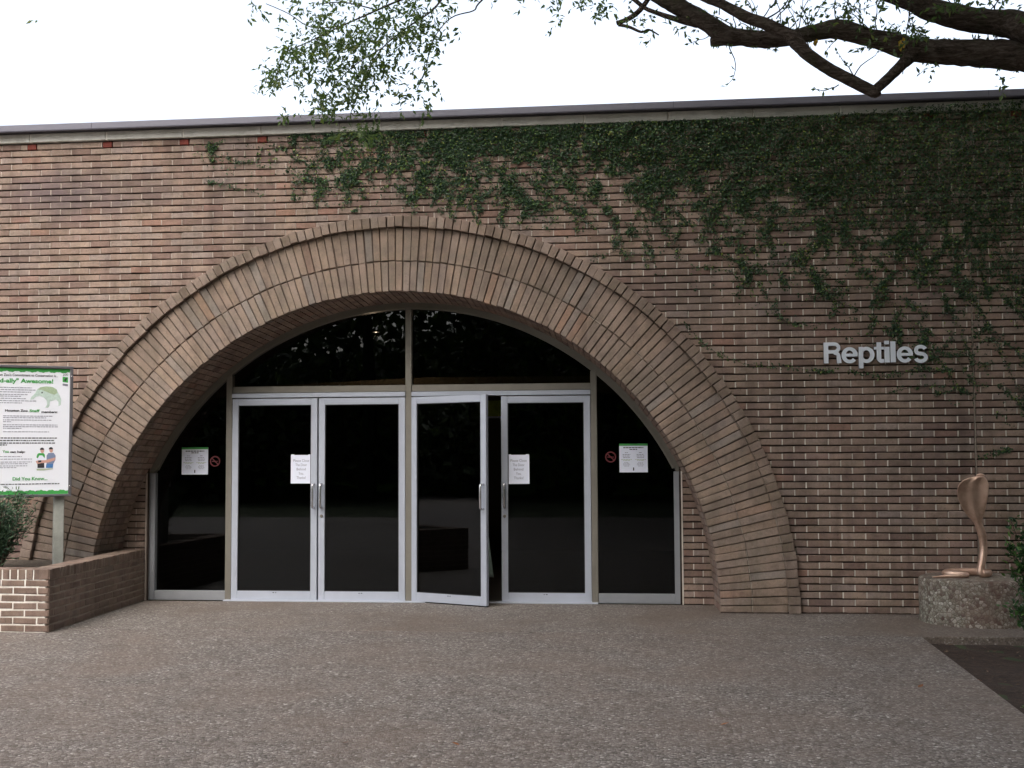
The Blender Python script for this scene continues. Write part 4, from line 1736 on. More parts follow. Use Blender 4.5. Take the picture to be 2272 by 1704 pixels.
# head: a flattened wedge pointing away and to the right, just over the hood
hx, hz = sections[-1][0], sections[-1][1]
hy = sections[-1][2]
b = MB()
hs = [(0.0, -0.012, 0.036, 0.020), (0.018, 0.010, 0.040, 0.021), (0.028, 0.04, 0.038, 0.019), (0.034, 0.075, 0.029, 0.015), (0.038, 0.10, 0.016, 0.009)]
V, F = [], []
for (dx, dy, hw, ht) in hs:
    for k in range(16):
        a = 2 * PI * k / 16
        V.append((hx + dx * 0.8 + hw * math.cos(a), hy + dy, hz + 0.006 + ht * math.sin(a) * 0.9))
for i in range(len(hs) - 1):
    for k in range(16):
        k2 = (k + 1) % 16
        F.append((i * 16 + k, i * 16 + k2, (i + 1) * 16 + k2, (i + 1) * 16 + k))
F.append(tuple(range(16)))
F.append(tuple(range((len(hs) - 1) * 16, len(hs) * 16)))
b.add(V, F)
hd = b.build('head', M['bronze'], cobra, smooth=True, fix=True)
hd.modifiers.new('smooth', 'SUBSURF').levels = 1
for sg in (-1, 1):
    b = MB()
    V, F = lathe([(0.001, -0.006), (0.005, -0.003), (0.006, 0.0), (0.005, 0.003), (0.001, 0.006)], 8)
    b.add([(hx + 0.022 + sg * 0.036 + x, hy + 0.045 + y, hz + 0.012 + z) for x, y, z in V], F)
    b.build('eye', M['black'], hd, smooth=True, fix=True)


def spline(pts, n=10):
    P = [Vector(p_) for p_ in pts]
    out = []
    for i in range(len(P) - 1):
        p0 = P[max(i - 1, 0)]
        p1, p2 = P[i], P[i + 1]
        p3 = P[min(i + 2, len(P) - 1)]
        for k in range(n):
            t = k / n
            out.append(0.5 * ((2 * p1) + (-p0 + p2) * t + (2 * p0 - 5 * p1 + 4 * p2 - p3) * t * t + (-p0 + 3 * p1 - 3 * p2 + p3) * t ** 3))
    out.append(P[-1])
    return out


tail = spline([(0.0, 0.0, 0.040), (0.055, 0.03, 0.037), (0.085, 0.10, 0.036), (0.04, 0.18, 0.036), (-0.08, 0.20, 0.036), (-0.20, 0.19, 0.034), (-0.285, 0.14, 0.031), (-0.26, 0.07, 0.028),
               (-0.17, 0.035, 0.026), (-0.13, -0.005, 0.024), (-0.19, -0.035, 0.021), (-0.30, -0.03, 0.016), (-0.385, -0.025, 0.010), (-0.44, -0.03, 0.006)], 7)
b = MB()
b.tube(tail, [max(0.004, p_.z - 0.001) * 1.0 for p_ in tail], 14)
b.build('tail', M['bronze'], cobra, smooth=True, fix=True)


# ================================================================ FOLIAGE HELPERS
def leaf_quad(b, p, axis, normal, L_, W_, r_, fold=0.25):
    """leaf with a midrib: base, two sides, tip"""
    side = axis.cross(normal).normalized()
    nrm = side.cross(axis).normalized()
    q0 = p
    q1 = p + axis * (L_ * 0.45) + side * (W_ / 2) + nrm * (W_ * fold)
    q2 = p + axis * L_ - nrm * (L_ * 0.08)
    q3 = p + axis * (L_ * 0.45) - side * (W_ / 2) + nrm * (W_ * fold)
    b.add([tuple(q0), tuple(q1), tuple(q2), tuple(q3)], [(0, 1, 2), (0, 2, 3)], r_)


def rand_dir():
    v = RNG.normal(size=3)
    return Vector(v / np.linalg.norm(v))


# ================================================================ CREEPING FIG ON THE WALL
vine = empty('climbing_vine', (5.2, -0.02, 4.6))
tag(vine, 'dark green climbing vine spreading over the upper right brick wall', 'vine')
leaves = MB()
stems = MB()
VO = Vector((5.2, -0.02, 4.6))


def vine_leaf(px, py, thick, sc=1.0):
    p = at_depth(px, py, 0.0)
    if p.z > H + 0.02:
        yb = -0.036 - (0.075 if p.z > H + 0.098 else 0)
    else:
        r_ = math.hypot(p.x, p.z)
        yb = -0.074 if R2 - 0.03 < r_ < R3 + 0.02 else -0.003
        if R0 < r_ < R2:
            yb = -0.025
    bulge = max(0.0, mnoise.noise(Vector((px / 38, py / 26, 12.0))) + 0.25)
    p.y = yb - 0.006 - abs(random.gauss(0, 1)) * thick - (bulge * 2.6 * thick if thick > 0.016 else 0)
    nrm = Vector((random.gauss(0, 0.6), -1, random.gauss(0.25, 0.6))).normalized()
    a = random.uniform(0, 2 * PI)
    ax = Vector((math.cos(a), random.uniform(-0.35, 0.15), math.sin(a) - 0.25)).normalized()
    ax = (ax - nrm * ax.dot(nrm)).normalized()
    L_ = random.uniform(0.013, 0.028) * sc * (1.25 if random.random() < 0.12 else 1.0)
    rv = 0.02 + 0.72 * random.random()
    if random.random() < (0.20 if px > 1750 and py < 420 else 0.13):
        rv = random.uniform(0.72, 1.0)
    leaf_quad(leaves, p - VO, ax, nrm, L_, L_ * random.uniform(0.62, 0.8), rv, random.uniform(-0.1, 0.25))


def clump(px, py):
    a = mnoise.noise(Vector((px / 70, py / 50, 3.1)))
    c = mnoise.noise(Vector(((px + 0.3 * py) / 15, py / 30, 8.3)))
    d = mnoise.noise(Vector((px / 9, py / 6, 5.7)))
    e = mnoise.noise(Vector((px / 34, py / 7.5, 1.7)))
    return a * 0.34 + c * 0.34 + d * 0.34 + e * 0.30


cnt = 0
for _ in range(370000):
    px = random.uniform(430, 2990)
    t_, s_ = np.interp(px, VX, VT), np.interp(px, VX, VS)
    py = random.uniform(t_ - 4, s_)
    c = cover(px, py)
    if c <= 0:
        continue
    m_ = clump(px, py)
    edge_ = c * 1.30 - 0.42 + m_ * 1.25
    keep = min(0.62, max(0.0, edge_) * 1.5) + (0.004 if c < 0.5 else 0.03)
    if random.random() > keep:
        continue
    vine_leaf(px, py, 0.010 + 0.028 * max(0, c - 0.4) * (1 if px > 1300 else 0.6))
    cnt += 1
# runners that reach out below the mass (photo pixels in the 2212 wide view)
K = 2272 / 2212
RUN = [[(1480, 700), (1530, 752), (1600, 783), (1680, 792), (1760, 800), (1800, 802)], [(1640, 612), (1690, 690), (1760, 702), (1850, 690)], [(1920, 845), (1990, 835), (2070, 838)],
       [(2112, 992), (2150, 978), (2185, 972)], [(2040, 640), (2075, 720), (2100, 800), (2112, 842)], [(2100, 640), (2140, 720), (2180, 800), (2215, 880)], [(1540, 540), (1580, 560), (1640, 575), (1720, 560)],
       [(450, 392), (500, 404), (560, 418)], [(620, 355), (635, 420), (640, 430)], [(760, 330), (762, 380), (764, 410)], [(800, 370), (808, 410)], [(700, 415), (740, 405), (790, 410)],
       [(860, 430), (930, 420), (1010, 432)], [(1240, 450), (1270, 480), (1285, 495)], [(1330, 470), (1340, 520), (1352, 560)], [(1500, 580), (1540, 580), (1600, 590)], [(1280, 560), (1330, 545), (1400, 550)],
       [(1750, 640), (1830, 660), (1900, 700), (1960, 760), (2010, 800)], [(1880, 600), (1960, 690), (2040, 740), (2100, 830)], [(2130, 700), (2170, 740), (2212, 770)], [(2150, 830), (2190, 860), (2212, 900)],
       [(1790, 640), (1850, 620), (1930, 630)], [(1700, 560), (1760, 600), (1820, 640)], [(1990, 740), (2040, 790), (2060, 830), (2090, 850)], [(2020, 850), (2060, 845), (2110, 850)], [(480, 335), (520, 352), (560, 346)],
       [(560, 310), (600, 318), (640, 312)], [(990, 430), (985, 460)], [(1130, 440), (1180, 452), (1240, 440)], [(1420, 480), (1450, 520), (1470, 560)], [(1560, 480), (1580, 520), (1600, 540)],
       [(2205, 560), (2240, 700), (2260, 900), (2300, 1000)], [(1830, 800), (1900, 812), (1980, 800), (2060, 800)]]
for _ in range(230):                   # short runners straying from the lower edge of the mass
    x = random.uniform(640, 2270)
    d_, s_ = float(np.interp(x, VX, VD)), float(np.interp(x, VX, VS))
    y = random.uniform(d_, d_ + 0.75 * (s_ - d_))
    ang = random.choice((PI / 2, PI / 2, 0.25, PI - 0.25, 0.8)) + random.uniform(-0.4, 0.4)
    pts_ = []
    for k in range(random.randint(4, 11)):
        pts_.append((x / K, y / K))
        ang += random.uniform(-0.45, 0.45)
        x += 9 * math.cos(ang)
        y += 7 * math.sin(ang) + 1.0
        if y > s_ or y < d_ - 10:
            break
    if len(pts_) > 2:
        RUN.append(pts_)
for run in RUN:
    P = spline([(x * K, y * K, 0) for x, y in run], 14 if len(run) < 4 or abs(run[0][0] - run[1][0]) > 14 else 4)
    sp = []
    for q in P:
        wx = q.x + 3 * mnoise.noise(Vector((q.x / 15, q.y / 15, 1)))
        wy = q.y + 3 * mnoise.noise(Vector((q.x / 15, q.y / 15, 6)))
        w3 = at_depth(wx, wy, 0.0)
        w3.y = -0.006
        sp.append(w3 - VO)
        dens = mnoise.noise(Vector((q.x / 22, q.y / 22, 2))) + 0.35
        for _ in range(int(max(0, dens * (10 if len(P) > 40 else 6))) + (1 if random.random() < 0.6 else 0)):
            vine_leaf(wx + random.gauss(0, 4.0), wy + random.gauss(0, 3.2), 0.006, 1.0)
    stems.tube(sp, 0.0018, 4)
for _ in range(60):
    x = random.uniform(700, 2250)
    t_, d_ = np.interp(x, VX, VT), np.interp(x, VX, VD)
    y = random.uniform(t_ + 10, d_)
    sp = []
    ang = random.uniform(0.2, PI - 0.2)
    for k in range(14):
        w3 = at_depth(x, y, 0.0)
        w3.y = -0.006 - 0.004 * random.random()
        sp.append(w3 - VO)
        ang += random.uniform(-0.35, 0.35)
        x += 9 * math.cos(ang)
        y += 9 * math.sin(ang)
        if y < np.interp(x, VX, VT):
            break
    if len(sp) > 3:
        stems.tube(sp, 0.0022, 4)
tag(leaves.build('foliage', M['vine_leaf'], vine), kind='stuff')
tag(stems.build('stems', M['stem'], vine), kind='stuff')


# ================================================================ SHRUBS
def shrub(name, base, height, spread, nstem, leaves_per, L_, mat, label, lean=(0, 0), needle=False):
    t = empty(name, base)
    tag(t, label, 'shrub')
    st, lf = MB(), MB()
    for i in range(nstem):
        a = random.uniform(0, 2 * PI)
        hgt = height * random.uniform(0.55, 1.0)
        sp = spread * random.uniform(0.2, 1.0)
        pts = spline([(0.02 * math.cos(a), 0.02 * math.sin(a), 0), (sp * 0.4 * math.cos(a) + lean[0] * .3, sp * 0.4 * math.sin(a) + lean[1] * .3, hgt * 0.5), (sp * math.cos(a) + lean[0], sp * math.sin(a) + lean[1], hgt)], 8)
        st.tube(pts, [0.008 * (1 - 0.7 * k / len(pts)) for k in range(len(pts))], 5)
        for _ in range(leaves_per):
            u = random.uniform(0.25, 1.0) ** 0.8
            q = pts[min(int(u * (len(pts) - 1)), len(pts) - 1)] + Vector(rand_dir()) * (0.10 * random.random())
            d = rand_dir()
            d.z = abs(d.z) * 0.8 + 0.1
            d.normalize()
            nr = rand_dir()
            nr.z = abs(nr.z) + 0.4
            ll = L_ * random.uniform(0.6, 1.2)
            leaf_quad(lf, q, d, nr.normalized(), ll, ll * (0.22 if needle else 0.45), random.uniform(0.02, 1.0), 0.15)
    st.build('stem', M['stem'], t)
    tag(lf.build('foliage', mat, t), kind='stuff')
    return t


random.seed(21)
shrub('evergreen_shrub', (-3.56, -1.12, 0.46), 0.76, 0.33, 34, 120, 0.055, M['conifer_leaf'], 'dark feathery evergreen shrub in the planter before the information sign', (0.02, 0), True)
shrub('leafy_shrub', (5.72, -1.62, -0.06), 1.14, 0.34, 28, 100, 0.062, M['shrub_leaf'], 'bright green leafy shrub at the right edge beside the pedestal')
shrub('leafy_shrub', (5.52, -2.20, -0.06), 0.50, 0.30, 14, 80, 0.055, M['shrub_leaf'], 'low green shrub in the mulch bed at the right edge')
# small weeds on the edge of the bed
for (wx, wy, s_) in ((4.83, -4.05, 1.0),):
    t = empty('weed', (wx, wy, -0.05))
    tag(t, 'tiny bright weed on the edge of the mulch bed', 'weed')
    lf = MB()
    for _ in range(22):
        d = rand_dir()
        d.z = abs(d.z) * 0.6 + 0.2
        leaf_quad(lf, Vector((random.gauss(0, 0.035), random.gauss(0, 0.05), 0.005)), d.normalized(), Vector((0, 0, 1)), 0.035 * s_, 0.02, random.uniform(0.5, 1), 0.1)
    lf.build('foliage', M['shrub_leaf'], t)

# ================================================================ LIVE OAK
random.seed(5)
oak = empty('oak_tree', (9.6, -3.2, -0.06))
tag(oak, 'live oak with thick dark limbs reaching in front of the roof edge', 'tree')
OB = Vector((9.6, -3.2, -0.06))


def limb(name, pts, n=14, rough=0.05, sub=5):
    """pts: (photo x, photo y, radius in px, depth Y); thickness follows the distance"""
    P, Rr = [], []
    for (x, y, r_, Y) in pts:
        q = at_depth(x, y, Y)
        z = (q - CAM).dot(FW)
        P.append(q - OB)
        Rr.append(max(r_, 0.45 + r_ * 0.9 if r_ < 3 else r_) * z / FPX)
    return limb3(name, P, Rr, n, rough, sub)


def limb3(name, P, Rr, n=14, rough=0.05, sub=5):
    sp = spline(P, sub)
    rr = []
    for i in range(len(P) - 1):
        for k in range(sub):
            rr.append(Rr[i] + (Rr[i + 1] - Rr[i]) * k / sub)
    rr.append(Rr[-1])
    sp = [q + Vector((mnoise.noise(q * 3), mnoise.noise(q * 3 + Vector((9, 0, 0))), mnoise.noise(q * 3 + Vector((0, 9, 0))))) * (0.12 * rr[i]) for i, q in enumerate(sp)]
    b = MB()
    b.tube(sp, rr, n, jit=rough)
    return b.build(name, M['bark'], oak, smooth=True, fix=True)


YA = -2.6
trunk_top = Vector((8.9, -3.0, 4.2))
# trunk, out of the frame to the right
limb3('trunk', [Vector((0, 0, -0.1)), Vector((-0.05, 0.02, 0.6)), Vector((-0.12, 0.05, 1.8)), Vector((-0.3, 0.12, 3.0)), Vector((-0.55, 0.2, 4.0)), Vector((-0.4, 0.2, 5.2)), Vector((0.1, 0.3, 6.8)), Vector((0.5, 0.2, 8.6))],
      [0.75, 0.55, 0.46, 0.44, 0.42, 0.34, 0.24, 0.10], 18, 0.05)
A_ = [(2520, 165, 62, -2.9), (2390, 140, 44, -2.75), (2269, 124, 35, YA), (2187, 117, 31, YA), (2106, 117, 28, YA), (2038, 112, 26, YA), (1984, 98, 24, YA), (1930, 83, 20, YA), (1862, 65, 22, YA), (1808, 73, 18, YA),
      (1753, 84, 17, YA), (1699, 88, 19, YA), (1650, 84, 18, YA), (1610, 78, 22, YA), (1566, 48, 19, YA), (1507, 17, 20, YA), (1466, -6, 17, YA), (1400, -50, 14, YA + .1), (1320, -120, 9, YA + .2)]
limb('limb', A_)
for (x, y, r_, Y, z0) in ((2520, 165, 62, -2.9, 3.7), (2600, 90, 60, -2.9, 4.3)):     # heavy bases of the two limbs at the trunk
    q = at_depth(x, y, Y)
    rr = r_ * (q - CAM).dot(FW) / FPX
    q2 = at_depth(x - 60, y - 5, Y + 0.05)
    t_ = Vector((9.25, -3.05, z0))
    limb3('limb', [t_ - OB, t_.lerp(q, 0.5) + Vector((0, 0, 0.12)) - OB, q - OB, q2 - OB], [rr * 1.5, rr * 1.2, rr, rr * 0.93])
limb('limb', [(1622, 84, 16, YA), (1600, 88, 14, YA), (1583, 92, 12, YA), (1576, 93, 8, YA)], 12)                   # cut stub
limb('limb', [(2600, 90, 60, -2.9), (2420, 100, 46, -2.8), (2300, 72, 36, -2.7), (2250, 54, 32, -2.65), (2201, 48, 28, -2.6), (2133, 40, 27, -2.6), (2065, 20, 25, -2.6), (2011, -2, 22, -2.6), (1943, -24, 18, -2.55),
              (1840, -80, 14, -2.5), (1720, -170, 8, -2.4)])
limb('limb', [(2025, 120, 17, YA - .02), (2003, 141, 13, YA - .08), (1970, 174, 11.5, YA - .16), (1943, 200, 11, YA - .2), (1938, 212, 8, YA - .2)], 12)
limb('limb', [(1946, 214, 8, YA - .2), (1938, 204, 13, YA - .2), (1889, 178, 13.5, YA - .22), (1835, 151, 13.5, YA - .24), (1790, 120, 14, YA - .26), (1767, 95, 16, YA - .26), (1745, 75, 14, YA - .26), (1697, 52, 13.5, YA - .25),
              (1656, 38, 13, YA - .24), (1602, 9, 10.5, YA - .22), (1555, -10, 10, YA - .2), (1480, -60, 8, YA - .1), (1380, -130, 5, YA)])
limb('branch', [(1548, 56, 7, YA), (1507, 45, 7, YA), (1452, 27, 5, YA), (1428, 16, 5, YA), (1400, -6, 5, YA), (1340, -40, 4, YA), (1240, -60, 3, YA)], 8)
limb('branch', [(1445, -12, 5, YA), (1420, 22, 6, YA), (1396, 41, 6, YA), (1368, 52, 5, YA)], 8)
limb('branch', [(1372, 55, 4, YA), (1396, 60, 3.5, YA), (1423, 71, 3, YA), (1440, 66, 2, YA), (1462, 78, 1.2, YA)], 6)
limb('branch', [(1700, 42, 2.0, YA - .25), (1728, 25, 1.4, YA - .2), (1745, 5, 1.2, YA - .2), (1752, -10, 1.0, YA - .2)], 6)
# twigs that carry the hanging foliage left of the middle
YB = -3.4
limb('branch', [(1240, -60, 3.2, YA), (1120, -70, 3, -2.9), (1000, -30, 2.8, -3.2), (900, -4, 2.4, YB), (820, 30, 1.9, YB), (740, 66, 1.5, YB), (680, 95, 1.1, YB), (625, 118, 0.8, YB)], 6)
limb('branch', [(1000, -30, 2.4, -3.2), (960, 22, 1.7, YB), (905, 60, 1.4, YB), (850, 105, 1.1, YB), (815, 160, 0.9, YB), (790, 215, 0.7, YB), (775, 262, 0.5, YB)], 6)
limb('branch', [(1110, -40, 2.0, -2.9), (1062, 8, 1.6, -3.1), (1050, 24, 1.2, -3.1), (1000, 40, 1.0, -3.2), (960, 90, 0.8, -3.3), (945, 150, 0.7, YB), (925, 200, 0.5, YB)], 6)
limb('branch', [(760, 58, 1.2, YB), (690, 60, 0.9, YB), (640, 30, 0.7, YB), (590, 8, 0.5, YB)], 5)
limb('branch', [(830, 20, 1.4, YB), (760, 5, 1.1, YB), (700, 10, 0.8, YB)], 5)
limb('branch', [(850, 105, 1.0, YB), (780, 150, 0.8, YB), (730, 205, 0.6, YB), (705, 240, 0.5, YB)], 5)
limb('branch', [(640, 112, 0.8, YB), (618, 150, 0.6, YB), (612, 190, 0.5, YB)], 5)
for pts in ([(2020, 130, 0.9, YA - .1), (2010, 90, 0.9, YA - .1), (2018, 30, 1.0, YA - .1), (2020, -8, 1.0, YA - .1)], [(2003, 165, 0.7, YA - .2), (2006, 130, 0.8, YA - .2), (2015, 80, 0.8, YA - .2)]):
    limb('branch', pts, 5)
# limbs of the crown above the frame
for (tip, z0) in (((1.5, -4.5, 8.6), 5.4), ((4.2, -6.4, 8.2), 5.2), ((5.5, -0.5, 9.0), 6.0), ((8.0, -7.0, 8.4), 5.4), ((11.5, -5.0, 8.5), 5.6), ((12.0, -0.6, 8.8), 6.0), ((3.0, -2.0, 9.4), 6.2)):
    a = Vector((9.3, -3.0, z0))
    tip = Vector(tip)
    mid = a.lerp(tip, 0.5) + Vector((0, 0, 0.8))
    limb3('limb', [a - OB, a.lerp(mid, 0.5) - OB, mid - OB, mid.lerp(tip, 0.6) - OB, tip - OB], [0.22, 0.18, 0.14, 0.09, 0.03], 10)

fol = MB()
TUFT = []


def oak_leaves(x, y, rx, ry, n, Y, ydep=0.35, L_=0.054):
    made = 0
    while made < n:
        # sprays: a short twig with leaves along it
        gx, gy = random.gauss(0, 0.5), random.gauss(0, 0.5)
        q = at_depth(x + gx * rx, y + gy * ry, Y + random.gauss(0, ydep * 0.5))
        d = (rand_dir() + Vector((-0.4, 0, -0.6))).normalized()
        m_ = random.randint(4, 8)
        for k in range(m_):
            p = q + d * (0.022 * k) - OB
            ax = (d * 0.55 + rand_dir() * 0.85).normalized()
            nr = rand_dir()
            nr.z = abs(nr.z) + 0.5
            ll = L_ * random.uniform(0.6, 1.15)
            leaf_quad(fol, p, ax, nr.normalized(), ll, ll * random.uniform(0.38, 0.5), random.uniform(0.02, 1), 0.12)
        made += m_


for blob in ((840, 62, 95, 55, 330), (720, 108, 65, 42, 200), (655, 118, 45, 40, 130), (930, 45, 62, 45, 170), (612, 168, 24, 34, 70), (800, 112, 85, 42, 200), (785, 185, 55, 45, 170), (735, 218, 45, 28, 90),
             (835, 155, 48, 45, 130), (700, 55, 60, 36, 75), (945, 165, 20, 30, 30), (918, 208, 38, 18, 42), (765, 250, 80, 16, 60), (800, 280, 62, 22, 60), (590, 20, 50, 20, 18), (960, 105, 40, 40, 40), (700, 5, 90, 25, 80), (880, -10, 130, 30, 160),
             (680, 170, 40, 22, 32), (780, 320, 40, 14, 14), (650, 255, 70, 10, 12), (945, 235, 16, 18, 12)):
    oak_leaves(*blob[:4], int(blob[4] * 1.9), YB, 0.5)
for blob in ((1290, 8, 80, 14, 70), (1340, 25, 50, 16, 36), (1420, 38, 36, 20, 30), (1240, 22, 40, 16, 22), (1440, 60, 26, 16, 12), (1900, 12, 60, 18, 44), (1830, 18, 50, 22, 26), (2030, 62, 34, 26, 64), (1985, 66, 26, 20, 30), (2140, 8, 60, 12, 70),
             (2240, 10, 50, 18, 30), (1950, 92, 50, 16, 30), (1880, 45, 40, 20, 22), (1790, 40, 40, 12, 14), (2075, 150, 60, 6, 12), (1500, 62, 40, 10, 14), (2240, 185, 30, 14, 16), (2060, 60, 30, 24, 34), (1930, -10, 120, 12, 60), (1200, -15, 160, 14, 80), (95, 42, 14, 8, 4)):
    oak_leaves(*blob[:4], blob[4], YA - 0.25, 0.25, 0.058)
twig = MB()
for (x, y, r_, Y) in [A_[i] for i in (3, 5, 7, 8, 9, 10, 11, 13, 14, 15)] + [(2201, 48, 28, -2.6), (2133, 40, 27, -2.6), (2065, 20, 25, -2.6), (1889, 178, 13, -2.85), (1697, 52, 13, -2.85), (1767, 95, 14, -2.85)]:
    for _ in range(3):
        up_ = random.random() < 0.9
        q = at_depth(x + random.uniform(-30, 30), y - (r_ * 0.8 if up_ else -r_ * 0.8), Y) - OB
        d = Vector((random.uniform(-0.9, 0.5), random.uniform(-0.6, 0.3), random.uniform(0.3, 1.0) if up_ else random.uniform(-0.9, -0.2))).normalized()
        pts_ = [q]
        for k in range(random.randint(4, 9)):
            d = (d + rand_dir() * 0.35).normalized()
            pts_.append(pts_[-1] + d * 0.045)
        twig.tube(pts_, [0.005 * (1 - 0.75 * k / len(pts_)) for k in range(len(pts_))], 5)
        for p in pts_[2:]:
            for _k in range(random.randint(0, 3)):
                leaf_quad(fol, p, (d * 0.5 + rand_dir()).normalized(), rand_dir(), random.uniform(0.03, 0.055), 0.02, random.uniform(0.02, 1), 0.12)
tag(twig.build('twigs', M['bark'], oak), kind='stuff')
for (x, y, r_, Y) in A_[2:16]:           # small epiphytes and sprouts along the limbs
    for _ in range(9):
        a = random.choice((1, 1, -1)) * r_ * random.uniform(0.85, 1.1)
        q = at_depth(x + random.uniform(-30, 30), y - a, Y - 0.05) - OB
        for _k in range(4):
            d = (rand_dir() * 0.7 + Vector((0, -0.2, 0.8 if a > 0 else -0.8))).normalized()
            leaf_quad(fol, q, d, rand_dir(), random.uniform(0.02, 0.045), 0.013, random.uniform(0.02, 1), 0.1)
# crown over the frame: clumps of leaves well above the view
for _ in range(480):
    for _try in range(20):
        x, y = random.uniform(1.0, 14.5), random.uniform(-11.0, 1.5)
        z = random.uniform(6.6, 10.2)
        if (z - CAM.z) / max(y - CAM.y, 0.1) > 0.48 and ((x - 8.2) / 6.0) ** 2 + ((y + 4.5) / 6) ** 2 < 1.2:
            break
    c = Vector((x, y, z))
    for _k in range(46):
        p = c + Vector((random.gauss(0, 0.34), random.gauss(0, 0.34), random.gauss(0, 0.16))) - OB
        nr = rand_dir()
        nr.z = abs(nr.z) + 0.4
        leaf_quad(fol, p, rand_dir(), nr.normalized(), 0.16, 0.085, random.uniform(0.02, 1), 0.1)
tag(fol.build('foliage', M['oak_leaf'], oak), kind='stuff')
yl = MB()
for (x, y) in ((1808, 88), (1812, 86), (1999, 88), (2001, 94), (1996, 100), (2003, 82), (1806, 90)):
    leaf_quad(yl, at_depth(x, y, YA - 0.25) - OB, Vector((random.uniform(-.4, .4), 0, -1)).normalized(), Vector((0, -1, 0.2)), 0.05, 0.028, random.random(), 0.1)
tag(yl.build('yellow_leaves', M['yellow_leaf'], oak), kind='stuff')

# fallen leaves on the paving
random.seed(9)
FL = [(1020, 1655, 'orange fallen leaf near the bottom middle of the plaza', 0.045), (2038, 1527, 'orange brown fallen leaf on the plaza left of the mulch bed', 0.06), (1598, 1610, 'rusty fallen leaf on the right half of the plaza', 0.05),
      (760, 1650, 'dark fallen leaf near the bottom left of the plaza', 0.05), (2180, 1512, 'brown fallen leaf close to the edge of the mulch bed', 0.045)]
for (x, y, lab, s_) in FL:
    d = FW + RT * ((x - 1136) / FPX) - UP * ((y - 852) / FPX)
    p = CAM + d * (-CAM.z / d.z)
    b = MB()
    a = random.uniform(0, 2 * PI)
    ax, sd_ = Vector((math.cos(a), math.sin(a), 0.12)), Vector((-math.sin(a), math.cos(a), 0))
    V = []
    for (u, w_) in ((0, 0.02), (0.2, 0.28), (0.45, 0.42), (0.7, 0.30), (0.9, 0.10), (1, 0.0)):
        for sg in (-1, 0, 1):
            V.append(tuple(ax * (u * s_) + sd_ * (w_ * s_ * 0.7 * sg) + Vector((0, 0, 0.004 + 0.006 * abs(sg) * w_ + 0.008 * u * u))))
    F = []
    for i in range(5):
        for k in range(2):
            q = i * 3 + k
            F.append((q, q + 1, q + 4, q + 3))
    b.add(V, F, random.uniform(0.1, 0.9))
    o = b.build('fallen_leaf', M['dead_leaf'], None, smooth=True)
    o.location = (p.x, p.y, 0.001)
    tag(o, lab, 'leaf', 'fallen leaves on the paving')

lit = MB()
for _ in range(420):
    x, y = random.uniform(4.85, 6.8), random.uniform(-5.0, -1.45)
    a = random.uniform(0, 2 * PI)
    leaf_quad(lit, Vector((x, y, -0.055 + random.uniform(0, 0.02))), Vector((math.cos(a), math.sin(a), random.uniform(-0.2, 0.3))).normalized(), Vector((random.gauss(0, .3), random.gauss(0, .3), 1)).normalized(), random.uniform(0.02, 0.055), random.uniform(0.008, 0.024), random.uniform(0.1, 1), 0.1)
tag(lit.build('leaf_litter', M['litter']), 'brown leaf litter scattered over the mulch bed', kind='stuff')

# ================================================================ WOODLAND ACROSS THE PLAZA (seen in the glass) AND ADDED SHADE CANOPY
random.seed(31)
wd = MB()
for _ in range(3400):
    wa, wr = random.uniform(math.radians(165), math.radians(375)), random.uniform(25.5, 33)
    x, y = wr * 1.15 * math.cos(wa), -7 + wr * math.sin(wa) * 0.85
    wh = float(np.interp(math.degrees(wa), [165, 185, 200, 245, 265, 375], [9.0, 5.0, 4.0, 4.0, 10.5, 11.5]))  # belt kept low on the left so sky light reaches the wall
    z = wh * random.random() ** 0.8 + 0.4
    c = Vector((x, y, z))
    for _k in range(16):
        p = c + Vector((random.gauss(0, 0.8), random.gauss(0, 0.6), random.gauss(0, 0.6)))
        p.z = max(p.z, 0.05)
        nr = rand_dir()
        leaf_quad(wd, p, rand_dir(), nr, 0.5, 0.32, random.uniform(0.02, 1), 0.1)
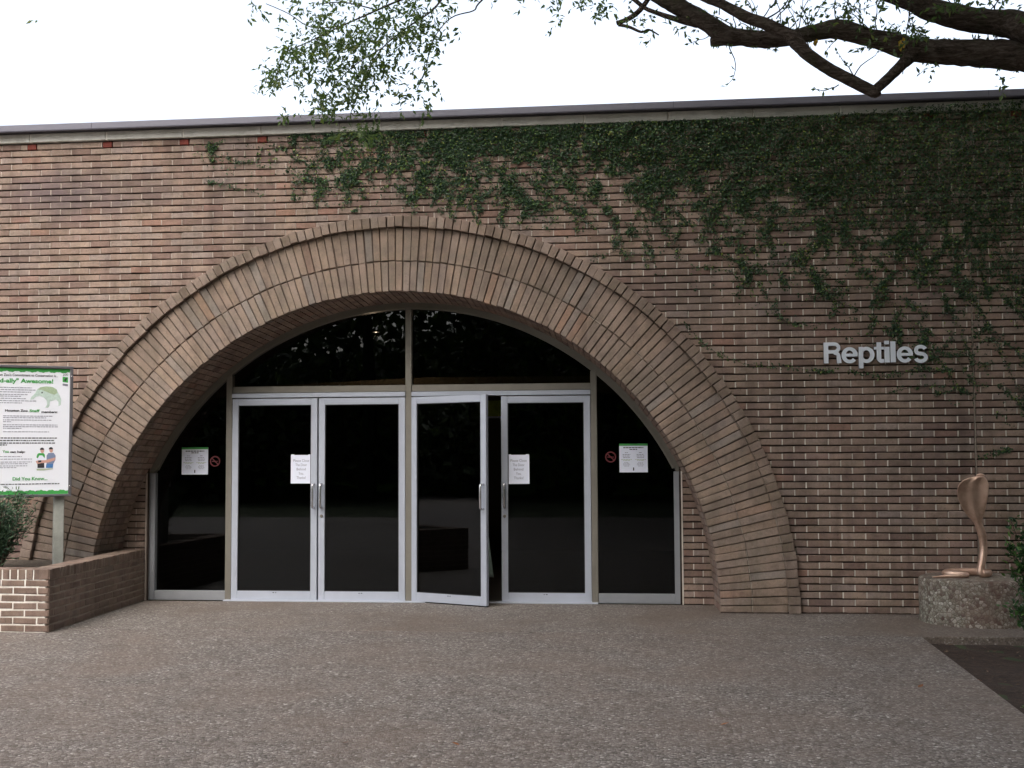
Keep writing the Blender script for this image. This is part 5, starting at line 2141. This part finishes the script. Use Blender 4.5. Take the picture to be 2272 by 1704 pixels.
for k in range(26):
    wa, wr = math.radians(168 + 8 * k), random.uniform(25, 30)
    xx, yy = wr * 1.15 * math.cos(wa), -7 + wr * math.sin(wa) * 0.85
    wd.tube([(xx, yy, -0.1), (xx + 0.1, yy, 3), (xx, yy + .2, 7)], [0.35, 0.26, 0.15], 7, 0.05)
# unseen leaf canopy added over the plaza to cut sky light, denser at right
n_c = 0
while n_c < 1650:
    x, y, z = random.uniform(-20, 18), random.uniform(-28, -2.5), random.uniform(7.2, 12.5)
    if (z - CAM.z) / max(y - CAM.y, 0.1) < 0.50:
        continue
    dens = np.interp(x, [-20, -8, -3, 1, 4, 18], [0.28, 0.16, 0.26, 0.85, 1.0, 1.0]) * np.interp(y, [-28, -12, -2.5], [1.0, 0.9, 0.6])
    if -5 < x < 2.5 and -17 < y < -6:
        dens *= 0.5
    if random.random() > dens:
        continue
    n_c += 1
    for _k in range(24):
        p = Vector((x, y, z)) + Vector((random.gauss(0, 0.7), random.gauss(0, 0.7), random.gauss(0, 0.35)))
        if (p.z - CAM.z) / max(p.y - CAM.y, 0.1) < 0.46:
            continue
        nr = rand_dir()
        nr.z = abs(nr.z) + 0.4
        leaf_quad(wd, p, rand_dir(), nr.normalized(), 0.42, 0.26, random.uniform(0.02, 1), 0.1)
V, F = [], []  # solid backing sheet added behind the leaves to block the sky
for j in range(13):
    for i in range(61):
        wa = math.radians(160 + 220 * i / 60)
        wr = 32.5 + 2.2 * mnoise.noise(Vector((i * 0.45, j * 0.6, 3))) + 0.1 * j
        V.append((wr * 1.15 * math.cos(wa), -7 + wr * math.sin(wa) * 0.85, (float(np.interp(160 + 220 * i / 60, [165, 185, 200, 245, 265, 375], [7.5, 4.2, 3.6, 3.8, 8.0, 8.6])) + 0.9 * mnoise.noise(Vector((i * 0.35, 1, 1)))) * j / 12 - 0.1))
for j in range(12):
    for i in range(60):
        a = j * 61 + i
        F.append((a, a + 1, a + 62, a + 61))
wd.add(V, F, 0.12)
wo = wd.build('woodland_and_shade_canopy', M['wood_leaf'])
tag(wo, 'dark belt of trees across the plaza facing the doors, with an added unseen canopy blocking sky light', kind='stuff')
